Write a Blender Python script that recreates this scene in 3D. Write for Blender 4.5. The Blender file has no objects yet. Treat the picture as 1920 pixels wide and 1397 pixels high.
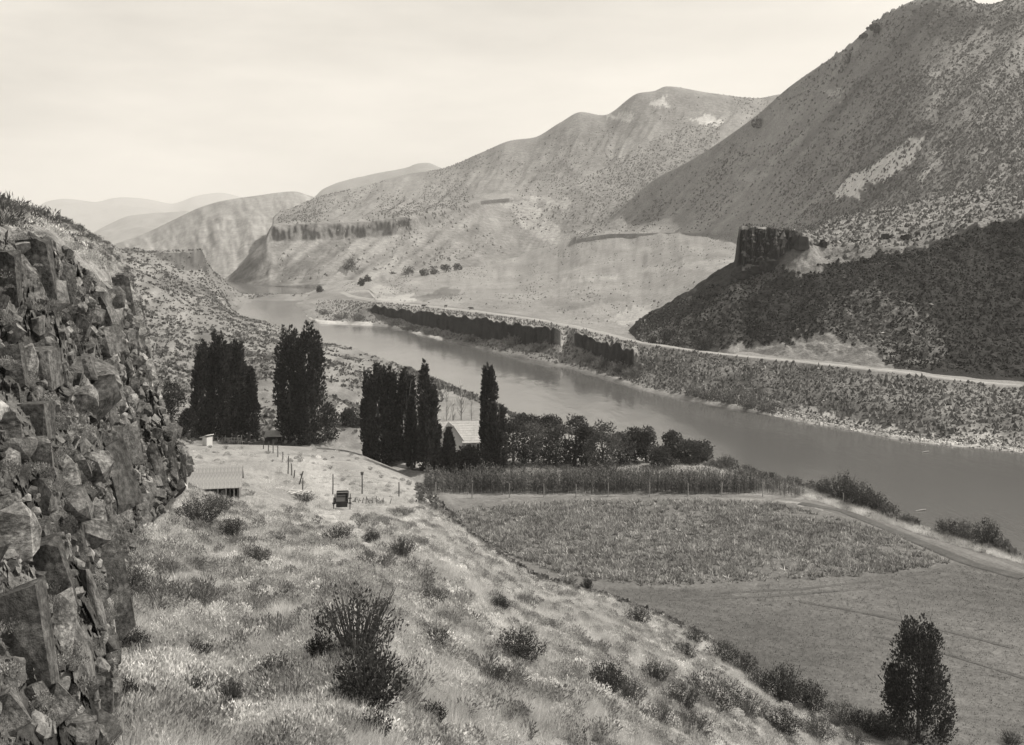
import bpy, math, random
import numpy as np
from mathutils import Vector

# ------------------------------------------------------------------ camera, sky, sun, exposure
FPX, HOR, H = 2059.0, 440.0, 40.0          # focal length in photo pixels, horizon row, eye height over the river (m)
scene = bpy.context.scene
COL = scene.collection
cam_data = bpy.data.cameras.new('camera')
cam_data.sensor_fit = 'HORIZONTAL'
cam_data.sensor_width = 36.0
cam_data.lens = 36.0 * FPX / 1920.0
cam_data.shift_y = -(698.5 - HOR) / 1920.0
cam_data.clip_start = 0.3
cam_data.clip_end = 60000.0
cam = bpy.data.objects.new('camera', cam_data)
COL.objects.link(cam)
cam.location = (0, 0, H)
cam.rotation_euler = (math.radians(90), 0, 0)
scene.camera = cam

SUN_AZ, SUN_EL = math.radians(70), math.radians(52)
world = bpy.data.worlds.new('World')
scene.world = world
world.use_nodes = True
wn, wl = world.node_tree.nodes, world.node_tree.links
wn.clear()
sky = wn.new('ShaderNodeTexSky')
sky.sky_type = 'NISHITA'
sky.sun_disc = False
sky.sun_elevation = SUN_EL
sky.sun_rotation = SUN_AZ
sky.air_density = 1.0
sky.dust_density = 2.5
bw = wn.new('ShaderNodeRGBToBW')
wl.new(sky.outputs[0], bw.inputs[0])
tc = wn.new('ShaderNodeTexCoord')
mp = wn.new('ShaderNodeMapping')
mp.inputs['Scale'].default_value = (1.6, 1.6, 7.0)
wl.new(tc.outputs['Generated'], mp.inputs[0])
nz = wn.new('ShaderNodeTexNoise')
nz.inputs['Scale'].default_value = 1.7
nz.inputs['Detail'].default_value = 6.0
nz.inputs['Roughness'].default_value = 0.55
wl.new(mp.outputs[0], nz.inputs['Vector'])
cr = wn.new('ShaderNodeMapRange')            # thin pale veil, thickest towards the horizon, with faint cloud in it
cr.inputs['From Min'].default_value = 0.3
cr.inputs['From Max'].default_value = 0.7
cr.inputs['To Min'].default_value = 0.2
cr.inputs['To Max'].default_value = 0.9
wl.new(nz.outputs[0], cr.inputs[0])
sx = wn.new('ShaderNodeSeparateXYZ')
wl.new(tc.outputs['Generated'], sx.inputs[0])
ve = wn.new('ShaderNodeMapRange')
ve.inputs['From Min'].default_value = 0.0
ve.inputs['From Max'].default_value = 0.8
ve.inputs['To Min'].default_value = 1.0
ve.inputs['To Max'].default_value = 0.15
wl.new(sx.outputs['Z'], ve.inputs[0])
vm = wn.new('ShaderNodeMath')
vm.operation = 'MULTIPLY'
wl.new(cr.outputs[0], vm.inputs[0])
wl.new(ve.outputs[0], vm.inputs[1])
mxs = wn.new('ShaderNodeMix')
mxs.data_type = 'FLOAT'
wl.new(vm.outputs[0], mxs.inputs[0])
wl.new(bw.outputs[0], mxs.inputs[2])
mxs.inputs[3].default_value = 6.5
tint = wn.new('ShaderNodeMix')
tint.data_type = 'RGBA'
tint.blend_type = 'MULTIPLY'
tint.inputs[0].default_value = 1.0
wl.new(mxs.outputs[0], tint.inputs[6])
TINT = (1.0, 0.938, 0.84)
tint.inputs[7].default_value = (*TINT, 1)
bg = wn.new('ShaderNodeBackground')
bg.inputs['Strength'].default_value = 0.15
wl.new(tint.outputs[2], bg.inputs[0])
wo = wn.new('ShaderNodeOutputWorld')
wl.new(bg.outputs[0], wo.inputs[0])

sun_data = bpy.data.lights.new('sun', 'SUN')
sun_data.energy = 4.4
sun_data.angle = math.radians(0.5)
sun_data.color = TINT
sun = bpy.data.objects.new('sun', sun_data)
COL.objects.link(sun)
sdir = Vector((math.sin(SUN_AZ) * math.cos(SUN_EL), math.cos(SUN_AZ) * math.cos(SUN_EL), math.sin(SUN_EL)))
sun.rotation_euler = (-sdir).to_track_quat('-Z', 'Y').to_euler()
sun.location = sdir * 500

vs = scene.view_settings
vs.view_transform = 'Standard'
vs.look = 'None'
vs.exposure = 0.18
vs.gamma = 1.0
vs.use_curve_mapping = False
scene.cycles.max_bounces = 5
scene.cycles.diffuse_bounces = 2
scene.cycles.glossy_bounces = 2
scene.cycles.transmission_bounces = 2
scene.cycles.volume_bounces = 1
scene.cycles.transparent_max_bounces = 4

# ------------------------------------------------------------------ helpers
rng = np.random.default_rng(7)
random.seed(7)


def make_mesh(name, V, F, smooth=False, tone=None):
    """V (n,3); F one array of faces or a list of arrays (each one k-gon size)"""
    V = np.asarray(V, dtype=np.float32)
    Fs = F if isinstance(F, list) else [F]
    Fs = [np.asarray(f, dtype=np.int32) for f in Fs if len(f)]
    me = bpy.data.meshes.new(name)
    me.vertices.add(len(V))
    me.vertices.foreach_set('co', V.ravel())
    idx = np.concatenate([f.ravel() for f in Fs])
    tot = np.concatenate([np.full(len(f), f.shape[1], dtype=np.int32) for f in Fs])
    start = np.concatenate([[0], np.cumsum(tot)[:-1]]).astype(np.int32)
    me.loops.add(len(idx))
    me.loops.foreach_set('vertex_index', idx)
    me.polygons.add(len(tot))
    me.polygons.foreach_set('loop_start', start)
    me.polygons.foreach_set('use_smooth', np.full(len(tot), smooth))
    me.update(calc_edges=True)
    if tone is not None:
        a = me.attributes.new('tone', 'FLOAT', 'POINT')
        a.data.foreach_set('value', np.broadcast_to(np.asarray(tone, dtype=np.float32), (len(V),)).copy())
    return me


class MB:
    """collects pieces for one mesh"""

    def __init__(self):
        self.V, self.F, self.T, self.n = [], [], [], 0

    def add(self, V, F, tone=1.0):
        V = np.asarray(V, dtype=np.float32)
        F = F if isinstance(F, list) else [F]
        for f in F:
            if len(f):
                self.F.append(np.asarray(f, dtype=np.int32) + self.n)
        self.V.append(V)
        self.T.append(np.broadcast_to(np.asarray(tone, dtype=np.float32), (len(V),)))
        self.n += len(V)
        return self

    def box(self, c, s, rz=0.0, tone=1.0, tilt=None):
        x, y, z = np.array(s) / 2.0
        V = np.array([(-x, -y, -z), (x, -y, -z), (x, y, -z), (-x, y, -z), (-x, -y, z), (x, -y, z), (x, y, z), (-x, y, z)])
        if tilt is not None:
            ax, an = tilt
            ca, sa = math.cos(an), math.sin(an)
            if ax == 'x':
                V = V @ np.array([[1, 0, 0], [0, ca, sa], [0, -sa, ca]])
            else:
                V = V @ np.array([[ca, 0, -sa], [0, 1, 0], [sa, 0, ca]])
        c_, s_ = math.cos(rz), math.sin(rz)
        V = V @ np.array([[c_, s_, 0], [-s_, c_, 0], [0, 0, 1]])
        F = np.array([(0, 3, 2, 1), (4, 5, 6, 7), (0, 1, 5, 4), (1, 2, 6, 5), (2, 3, 7, 6), (3, 0, 4, 7)])
        return self.add(V + np.array(c), F, tone)

    def tube(self, pts, radii, n=6, tone=1.0):
        pts = np.asarray(pts, dtype=float)
        m = len(pts)
        radii = np.broadcast_to(np.asarray(radii, dtype=float), (m,))
        tan = np.gradient(pts, axis=0)
        tan /= np.linalg.norm(tan, axis=1)[:, None] + 1e-9
        ref = np.array([0.3, 0.9, 0.1]) if abs(tan[0][2]) > 0.8 else np.array([0, 0, 1.0])
        V = []
        for i in range(m):
            a = np.cross(tan[i], ref)
            a /= np.linalg.norm(a) + 1e-9
            b = np.cross(tan[i], a)
            th = np.arange(n) * 2 * math.pi / n
            V.append(pts[i] + radii[i] * (np.cos(th)[:, None] * a + np.sin(th)[:, None] * b))
        V = np.concatenate(V)
        F = [(i * n + k, i * n + (k + 1) % n, (i + 1) * n + (k + 1) % n, (i + 1) * n + k) for i in range(m - 1) for k in range(n)]
        caps = [tuple(range(n - 1, -1, -1)), tuple(range((m - 1) * n, m * n))]
        return self.add(V, [np.array(F), np.array(caps)], tone)

    def mesh(self, name, smooth=False):
        by = {}
        for f in self.F:
            by.setdefault(f.shape[1], []).append(f)
        return make_mesh(name, np.concatenate(self.V), [np.concatenate(v) for v in by.values()], smooth, np.concatenate(self.T))


def put(name, me, mat=None, parent=None, kind=None, label=None, cat=None, group=None, loc=None, rz=None, scale=None):
    o = bpy.data.objects.new(name, me)
    COL.objects.link(o)
    if mat is not None and me is not None and not me.materials:
        me.materials.append(mat)
    if parent is not None:
        o.parent = parent
    if loc is not None:
        o.location = loc
    if rz is not None:
        o.rotation_euler = (0, 0, rz)
    if scale is not None:
        o.scale = scale
    for k, v in (('kind', kind), ('label', label), ('category', cat), ('group', group)):
        if v:
            o[k] = v
    return o


def thing(name, label, cat, loc, rz=0.0, group=None, scale=None):
    return put(name, None, label=label, cat=cat, group=group, loc=loc, rz=rz, scale=scale)


# ---- numpy noise
def _hash(i, j, k, s=0):
    h = (i * 374761393 + j * 668265263 + k * 2147483647 + s * 974634777).astype(np.int64)
    h = (h ^ (h >> 13)) * 1274126177
    h = h & 0x7FFFFFFF
    h = (h ^ (h >> 15)) * 1103515245 & 0x7FFFFFFF
    return ((h ^ (h >> 11)) & 0xFFFFF) / float(0xFFFFF)


def vnoise(x, y, z=None, s=0):
    if z is None:
        z = np.zeros_like(x)
    xi, yi, zi = np.floor(x).astype(np.int64), np.floor(y).astype(np.int64), np.floor(z).astype(np.int64)
    fx, fy, fz = x - xi, y - yi, z - zi
    fx, fy, fz = (t * t * (3 - 2 * t) for t in (fx, fy, fz))
    r = 0
    for a in (0, 1):
        for b in (0, 1):
            for c in (0, 1):
                w = (fx if a else 1 - fx) * (fy if b else 1 - fy) * (fz if c else 1 - fz)
                r = r + w * _hash(xi + a, yi + b, zi + c, s)
    return r * 2 - 1


def fbm(x, y, z=None, o=4, s=0, gain=0.5):
    r, a, f = 0, 1.0, 1.0
    for i in range(o):
        r = r + a * vnoise(x * f, y * f, None if z is None else z * f, s + i * 17)
        a *= gain
        f *= 2.03
    return r


def worley(P, s=0):
    """P (n,3) -> F1, F2, per-cell random (n,4), vector from the feature point"""
    ci = np.floor(P).astype(np.int64)
    n = len(P)
    F1, F2 = np.full(n, 9.0), np.full(n, 9.0)
    idr = np.zeros((n, 4))
    vec = np.zeros((n, 3))
    for a in (-1, 0, 1):
        for b in (-1, 0, 1):
            for c in (-1, 0, 1):
                q = ci + np.array([a, b, c])
                i, j, k = q[:, 0], q[:, 1], q[:, 2]
                fp = q + np.stack([_hash(i, j, k, s + 1), _hash(i, j, k, s + 2), _hash(i, j, k, s + 3)], 1)
                d = np.linalg.norm(P - fp, axis=1)
                near = d < F1
                F2 = np.where(near, F1, np.minimum(F2, d))
                if near.any():
                    idr[near] = np.stack([_hash(i, j, k, s + t)[near] for t in (5, 6, 7, 8)], 1)
                    vec[near] = (P - fp)[near]
                F1 = np.minimum(F1, d)
    return F1, F2, idr, vec


def in_poly(x, y, poly):
    poly = np.asarray(poly, dtype=float)
    r = np.zeros(np.shape(x), dtype=bool)
    j = len(poly) - 1
    for i in range(len(poly)):
        xi, yi, xj, yj = *poly[i], *poly[j]
        c = ((yi > y) != (yj > y)) & (x < (xj - xi) * (y - yi) / (yj - yi + 1e-12) + xi)
        r ^= c
        j = i
    return r


def lin(x, pts):
    p = np.asarray(pts, dtype=float)
    return np.interp(x, p[:, 0], p[:, 1])


def pchip(x, y, xq):
    """monotone cubic along axis 0"""
    x = np.asarray(x, dtype=float)
    y = np.asarray(y, dtype=float)
    h = np.diff(x)
    hh = h.reshape((-1,) + (1,) * (y.ndim - 1))
    dl = np.diff(y, axis=0) / hh
    m = np.zeros_like(y)
    w1 = 2 * hh[1:] + hh[:-1]
    w2 = hh[1:] + 2 * hh[:-1]
    same = dl[1:] * dl[:-1] > 0
    with np.errstate(divide='ignore', invalid='ignore'):
        mm = (w1 + w2) / (w1 / dl[:-1] + w2 / dl[1:])
    m[1:-1] = np.where(same, mm, 0)
    m[0], m[-1] = dl[0], dl[-1]
    i = np.clip(np.searchsorted(x, xq) - 1, 0, len(x) - 2)
    t = ((xq - x[i]) / h[i]).reshape((-1,) + (1,) * (y.ndim - 1))
    hi = h[i].reshape(t.shape)
    t2, t3 = t * t, t * t * t
    return (2 * t3 - 3 * t2 + 1) * y[i] + (t3 - 2 * t2 + t) * hi * m[i] + (-2 * t3 + 3 * t2) * y[i + 1] + (t3 - t2) * hi * m[i + 1]


# ------------------------------------------------------------------ materials (neutral greys: the place is seen through a toned print)
def new_mat(name):
    m = bpy.data.materials.new(name)
    m.use_nodes = True
    nt = m.node_tree
    return m, nt.nodes, nt.links, nt.nodes['Principled BSDF']


def ground_mat(name, scales=((0.6, 0.5), (6.0, 0.5)), rough=0.95, bump=0.0, bump_scale=3.0, base=None, stretch=(1, 1, 1), contrast=1.0):
    """albedo from the surface's own 'tone' attribute, broken up by noise of several sizes (1/m)"""
    m, N, L, bs = new_mat(name)
    tcn = N.new('ShaderNodeTexCoord')
    mpn = N.new('ShaderNodeMapping')
    mpn.inputs['Scale'].default_value = stretch
    L.new(tcn.outputs['Object'], mpn.inputs[0])
    if base is None:
        at = N.new('ShaderNodeAttribute')
        at.attribute_name = 'tone'
        cur = at.outputs['Fac']
    else:
        v = N.new('ShaderNodeValue')
        v.outputs[0].default_value = base
        cur = v.outputs[0]
    last = None
    for sc, amt in scales:
        n = N.new('ShaderNodeTexNoise')
        n.inputs['Scale'].default_value = sc
        n.inputs['Detail'].default_value = 5
        n.inputs['Roughness'].default_value = 0.65
        L.new(mpn.outputs[0], n.inputs['Vector'])
        r = N.new('ShaderNodeMapRange')
        r.inputs['From Min'].default_value = 0.3
        r.inputs['From Max'].default_value = 0.7
        r.inputs['To Min'].default_value = 1 - amt
        r.inputs['To Max'].default_value = 1 + amt
        L.new(n.outputs[0], r.inputs[0])
        mu = N.new('ShaderNodeMath')
        mu.operation = 'MULTIPLY'
        L.new(cur, mu.inputs[0])
        L.new(r.outputs[0], mu.inputs[1])
        cur = mu.outputs[0]
        last = n
    cl = N.new('ShaderNodeMath')
    cl.operation = 'MINIMUM'
    cl.inputs[1].default_value = 0.8
    L.new(cur, cl.inputs[0])
    L.new(cl.outputs[0], bs.inputs['Base Color'])
    bs.inputs['Roughness'].default_value = rough
    bs.inputs['Specular IOR Level'].default_value = 0.15
    if bump:
        n = N.new('ShaderNodeTexNoise')
        n.inputs['Scale'].default_value = bump_scale
        n.inputs['Detail'].default_value = 6
        n.inputs['Roughness'].default_value = 0.7
        L.new(mpn.outputs[0], n.inputs['Vector'])
        b = N.new('ShaderNodeBump')
        b.inputs['Strength'].default_value = 0.8
        b.inputs['Distance'].default_value = bump
        L.new(n.outputs[0], b.inputs['Height'])
        L.new(b.outputs[0], bs.inputs['Normal'])
    return m


def leaf_mat(name, albedo, trans=0.25, var=0.25, noise=0.0):
    m, N, L, bs = new_mat(name)
    at = N.new('ShaderNodeAttribute')
    at.attribute_name = 'tone'
    oi = N.new('ShaderNodeObjectInfo')
    r = N.new('ShaderNodeMapRange')
    r.inputs['To Min'].default_value = albedo * (1 - var)
    r.inputs['To Max'].default_value = albedo * (1 + var)
    L.new(oi.outputs['Random'], r.inputs[0])
    mu = N.new('ShaderNodeMath')
    mu.operation = 'MULTIPLY'
    L.new(at.outputs['Fac'], mu.inputs[0])
    L.new(r.outputs[0], mu.inputs[1])
    cur = mu.outputs[0]
    if noise:
        n = N.new('ShaderNodeTexNoise')
        n.inputs['Scale'].default_value = 0.35
        n.inputs['Detail'].default_value = 3
        g = N.new('ShaderNodeNewGeometry')
        L.new(g.outputs['Position'], n.inputs['Vector'])
        rr = N.new('ShaderNodeMapRange')
        rr.inputs['From Min'].default_value = 0.3
        rr.inputs['From Max'].default_value = 0.7
        rr.inputs['To Min'].default_value = 1 - noise
        rr.inputs['To Max'].default_value = 1 + noise
        L.new(n.outputs[0], rr.inputs[0])
        m2 = N.new('ShaderNodeMath')
        m2.operation = 'MULTIPLY'
        L.new(cur, m2.inputs[0])
        L.new(rr.outputs[0], m2.inputs[1])
        cur = m2.outputs[0]
    L.new(cur, bs.inputs['Base Color'])
    bs.inputs['Roughness'].default_value = 0.8
    bs.inputs['Specular IOR Level'].default_value = 0.2
    if trans:
        t = N.new('ShaderNodeBsdfTranslucent')
        L.new(cur, t.inputs['Color'])
        mx = N.new('ShaderNodeMixShader')
        mx.inputs[0].default_value = trans
        L.new(bs.outputs[0], mx.inputs[1])
        L.new(t.outputs[0], mx.inputs[2])
        L.new(mx.outputs[0], N['Material Output'].inputs['Surface'])
    return m


M = {
    'slope': ground_mat('dry_grass_slope', ((0.25, 0.18), (2.2, 0.25), (9.0, 0.35)), bump=0.12, bump_scale=4),
    'flat': ground_mat('valley_floor', ((0.08, 0.12), (0.6, 0.15), (3.0, 0.3)), bump=0.08, bump_scale=3),
    'bench': ground_mat('far_bank_earth', ((0.04, 0.12), (0.35, 0.2), (1.6, 0.35)), bump=0.25, bump_scale=1.2),
    'hill': ground_mat('hillside_earth', ((0.012, 0.12), (0.12, 0.15), (0.9, 0.25)), bump=0.5, bump_scale=0.6),
    'far': ground_mat('distant_hill_earth', ((0.004, 0.12), (0.03, 0.15), (0.22, 0.3)), bump=2.0, bump_scale=0.12),
    'rock': ground_mat('basalt', ((0.5, 0.4), (2.2, 0.55), (9.0, 0.6)), bump=0.10, bump_scale=5),
    'darkrock': ground_mat('dark_basalt', ((0.3, 0.3), (1.5, 0.5)), base=.035, bump=.1, bump_scale=3),
    'road': ground_mat('dusty_road', ((0.1, 0.15), (0.6, 0.2), (2.0, 0.15)), base=0.29),
    'track': ground_mat('wheel_track', ((0.4, 0.25), (3.0, 0.3))),
    'talus': ground_mat('talus_rock', ((0.15, 0.3), (1.5, 0.4))),
    'wood': ground_mat('weathered_wood', ((3.0, 0.25), (12.0, 0.3)), stretch=(4, 4, 1)),
    'poplar': leaf_mat('poplar_leaf', 0.042, trans=.3),
    'tree': leaf_mat('orchard_leaf', 0.075, trans=.3, var=.4),
    'shrub': leaf_mat('shrub_leaf', 0.10, noise=0.25),
    'sage': leaf_mat('sage_leaf', 0.48, trans=.38, var=.55, noise=0.4),
    'scrub': leaf_mat('scrub_leaf', 0.235, trans=.3, var=.4, noise=.3),
    'grass': leaf_mat('dry_grass_blade', 0.62, trans=.42, var=0.2, noise=0.3),
    'crop': leaf_mat('crop_leaf', 0.29, var=0.0, noise=0.2),
    'corn': leaf_mat('corn_leaf', 0.115, var=0.0, noise=0.2),
    'hillshrub': leaf_mat('hill_shrub', 0.10, trans=0, var=0.0),
    'bark': leaf_mat('bark', 0.12, trans=0, var=0.1),
    'dead': leaf_mat('bleached_bark', 0.42, trans=0, var=0.1),
    'hide': leaf_mat('cattle_hide', 0.05, trans=0, var=0.2),
    'iron': leaf_mat('dark_painted_wood', 0.05, trans=0, var=0.0),
    'post': leaf_mat('post_wood', 0.10, trans=0, var=0.3),
    'palepost': leaf_mat('pale_post_wood', 0.33, trans=0, var=0.3),
    'white': leaf_mat('whitewash', 0.66, trans=0, var=0.0),
}

# ------------------------------------------------------------------ terrain: lofted sheets along rays of the valley
def zr(py, d):
    return H - (py - HOR) * d / FPX


class Sheet:
    """columns {bearing pixel: [(row pixel, distance) or ('z', height, distance)]}; same number of points in every column"""

    def __init__(self, cols, step, subs, smooth_k=True, smooth_x=True, lo=None, hi=None):
        xs = sorted(cols)
        S, LD = [], []
        for x in xs:
            s_, l_ = [], []
            for p in cols[x]:
                if p[0] == 'z':
                    s_.append((H - p[1]) / p[2])
                    l_.append(math.log(p[2]))
                else:
                    s_.append((p[0] - HOR) / FPX)
                    l_.append(math.log(p[1]))
            S.append(s_)
            LD.append(l_)
        S, LD, xs = np.array(S), np.array(LD), np.array(xs, dtype=float)
        lo = xs[0] if lo is None else lo
        hi = xs[-1] if hi is None else hi
        q = np.unique(np.concatenate([np.arange(lo, hi, step), [hi]]))
        ex = xs[(xs >= lo) & (xs <= hi)]
        q = q[np.min(np.abs(q[:, None] - ex[None, :]), axis=1) > .45 * step]
        q = np.unique(np.concatenate([q, ex]))
        if smooth_x:
            S, LD = pchip(xs, S, q), pchip(xs, LD, q)
        else:
            S = np.stack([np.interp(q, xs, S[:, k]) for k in range(S.shape[1])], 1)
            LD = np.stack([np.interp(q, xs, LD[:, k]) for k in range(LD.shape[1])], 1)
        nk = S.shape[1]
        kk = np.concatenate([i + np.arange(subs[i]) / subs[i] for i in range(nk - 1)] + [[nk - 1]])
        k0 = np.arange(nk)
        if smooth_k:
            S, LD = pchip(k0, S.T, kk), pchip(k0, LD.T, kk)
        else:
            S = np.stack([np.interp(kk, k0, S[i]) for i in range(len(q))], 1)
            LD = np.stack([np.interp(kk, k0, LD[i]) for i in range(len(q))], 1)
        self.px, self.k = q, kk
        self.PX = np.broadcast_to(q, S.shape)
        self.K = np.broadcast_to(kk[:, None], S.shape)
        self.D = np.exp(LD)
        self.Z = H - S * self.D
        self.PY0 = HOR + S * FPX
        self.dx = self.dy = 0.0

    @property
    def X(self):
        return self.D * (self.PX - 960) / FPX

    @property
    def PY(self):
        return HOR + (H - self.Z) / self.D * FPX

    def normals(self):
        P = np.stack([self.X, self.D, self.Z], -1)
        du = np.gradient(P, axis=1)
        dv = np.gradient(P, axis=0)
        n = np.cross(du, dv)
        n /= np.linalg.norm(n, axis=-1)[..., None] + 1e-9
        return P, n

    def build(self, name, mat, tone, smooth=True, V=None, label=None):
        nr, nc = self.D.shape
        if V is None:
            V = np.stack([self.X, self.D, self.Z], -1)
        i = np.arange(nr * nc).reshape(nr, nc)
        F = np.stack([i[:-1, :-1], i[:-1, 1:], i[1:, 1:], i[1:, :-1]], -1).reshape(-1, 4)
        me = make_mesh(name, V.reshape(-1, 3), F, smooth, np.asarray(tone).reshape(-1))
        self.tone = np.asarray(tone)
        return put(name, me, mat, kind='structure', label=label)

    def _col(self, px):
        j = np.interp(px, self.px, np.arange(len(self.px)))
        j0 = int(min(j, len(self.px) - 2))
        t = j - j0
        return self.D[:, j0] * (1 - t) + self.D[:, j0 + 1] * t, self.Z[:, j0] * (1 - t) + self.Z[:, j0 + 1] * t

    def hit(self, px, py):
        """point of the sheet seen at a photo pixel (nearest crossing)"""
        D, Z = self._col(px)
        P = HOR + (H - Z) / D * FPX
        for i in range(len(P) - 1):
            if P[i] >= py > P[i + 1]:
                t = (P[i] - py) / (P[i] - P[i + 1])
                d = D[i] * (1 - t) + D[i + 1] * t
                z = Z[i] * (1 - t) + Z[i + 1] * t
                return np.array([d * (px - 960) / FPX, d, z])
        i = int(np.argmin(np.abs(P - py)))
        return np.array([D[i] * (px - 960) / FPX, D[i], Z[i]])

    def ground(self, x, y):
        D, Z = self._col(960 + FPX * x / y)
        return float(np.interp(y, D, Z))

    def grounds(self, x, y):
        return np.array([self.ground(a, b) for a, b in zip(x, y)])

    def scatter(self, n, dens, r):
        """n random points by surface area x dens (dens given per vertex) -> points, cell index"""
        P, nn = self.normals()
        a = np.linalg.norm(np.cross(P[:-1, 1:] - P[:-1, :-1], P[1:, :-1] - P[:-1, :-1]), axis=-1)
        w = (a * np.asarray(dens)[:-1, :-1]).ravel()
        c = np.searchsorted(np.cumsum(w) / w.sum(), r.random(n))
        c = np.clip(c, 0, len(w) - 1)
        i, j = np.unravel_index(c, a.shape)
        u, v = r.random(n)[:, None], r.random(n)[:, None]
        Q = P[i, j] * (1 - u) * (1 - v) + P[i, j + 1] * u * (1 - v) + P[i + 1, j] * (1 - u) * v + P[i + 1, j + 1] * u * v
        return Q, nn[i, j], i, j


Zp = lambda z, d: ('z', z, d)

# ---- far ranges
def ridge_sheet(cols_ridge, d_ridge, d_foot, n_mid=3, foot_z=-3.0, back=1.25, step=6, amp=0.02, seed=0, subs=8):
    cols = {}
    for x, y in cols_ridge:
        zt = zr(y, d_ridge)
        c = []
        for i in range(n_mid + 1):
            t = i / n_mid
            d = d_foot + (d_ridge - d_foot) * t
            c.append(Zp(foot_z + (zt - foot_z) * (t ** 1.15), d))
        c.append(Zp(zt * 0.8, d_ridge * back))
        cols[x] = c
    s = Sheet(cols, step, [subs] * (n_mid + 1))
    fade = np.clip(s.K / n_mid, 0, 1)
    a = d_ridge * amp
    s.Z = s.Z + a * fbm(s.X / (d_ridge * .05), s.D / (d_ridge * .05), o=5, s=seed) * np.sin(np.clip(fade, 0, 1) * math.pi * .93)
    return s


s7 = ridge_sheet([(-700, 420), (-300, 395), (-100, 402), (50, 396), (70, 387), (90, 378), (130, 374), (180, 378), (215, 373), (270, 374), (320, 381), (370, 366),
                  (410, 364), (450, 371), (500, 380), (560, 388), (700, 380), (900, 395), (1500, 380), (2400, 400)], 11000, 7500, seed=3, amp=.006)
s7.build('distant_range', M['far'], np.full(s7.D.shape, .24))
s7b = ridge_sheet([(-300, 440), (60, 452), (150, 447), (200, 428), (240, 410), (290, 402), (340, 398), (390, 404), (450, 412), (600, 430)], 5600, 4200, seed=5, amp=.006)
s7b.build('distant_foothill', M['far'], np.full(s7b.D.shape, .22))
s6 = ridge_sheet([(480, 400), (560, 385), (590, 368), (605, 354), (625, 345), (650, 338), (700, 328), (760, 318), (785, 310), (803, 308), (818, 313), (835, 318), (870, 330), (960, 345), (1300, 330)],
                 4300, 3000, seed=9, amp=.008)
s6.build('far_mountain', M['far'], np.full(s6.D.shape, .2))

# ---- hill beyond the river gap
c5 = {
    -200: [Zp(-3, 1200), (500, 1300), (490, 1500), (480, 1800), (470, 2050), Zp(0, 2500)],
    180: [Zp(-3, 1150), (495, 1300), (482, 1550), (472, 1800), (464, 2050), Zp(10, 2500)],
    250: [Zp(-3, 1090), (500, 1250), (480, 1500), (462, 1780), (446, 2050), Zp(22, 2500)],
    330: [Zp(-3, 1030), (500, 1180), (468, 1450), (436, 1750), (410, 2050), Zp(50, 2500)],
    375: [Zp(-3, 1000), (495, 1150), (455, 1430), (418, 1740), (389, 2050), Zp(70, 2500)],
    420: [Zp(-3, 985), (490, 1130), (445, 1420), (405, 1730), (376, 2050), Zp(80, 2500)],
    480: [Zp(-3, 985), (485, 1130), (435, 1420), (396, 1730), (367, 2050), Zp(90, 2500)],
    550: [Zp(-3, 1000), (480, 1150), (430, 1430), (390, 1740), (359, 2050), Zp(95, 2500)],
    590: [Zp(-3, 1000), (480, 1150), (430, 1430), (395, 1740), (369, 2050), Zp(80, 2500)],
    640: [Zp(-3, 1050), (480, 1180), (435, 1440), (400, 1740), (373, 2050), Zp(80, 2500)],
    760: [Zp(-3, 1100), (480, 1200), (440, 1450), (410, 1750), (385, 2050), Zp(60, 2500)],
}
s5 = Sheet(c5, 3, [6, 14, 16, 14, 6])
g = np.clip(s5.K, 0, 4) / 4
s5.Z += np.sin(g * math.pi) * (2.6 * fbm(s5.PX / 16 + s5.D / 900, s5.D / 500, o=5, s=21) + 2 * fbm(s5.X / 20, s5.D / 30, o=3, s=22))
t5 = .24 + .07 * fbm(s5.PX / 6 + s5.D / 120, s5.D / 120, o=4, s=23)
s5.build('canyon_hill', M['far'], np.clip(t5, .1, .5))

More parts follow.
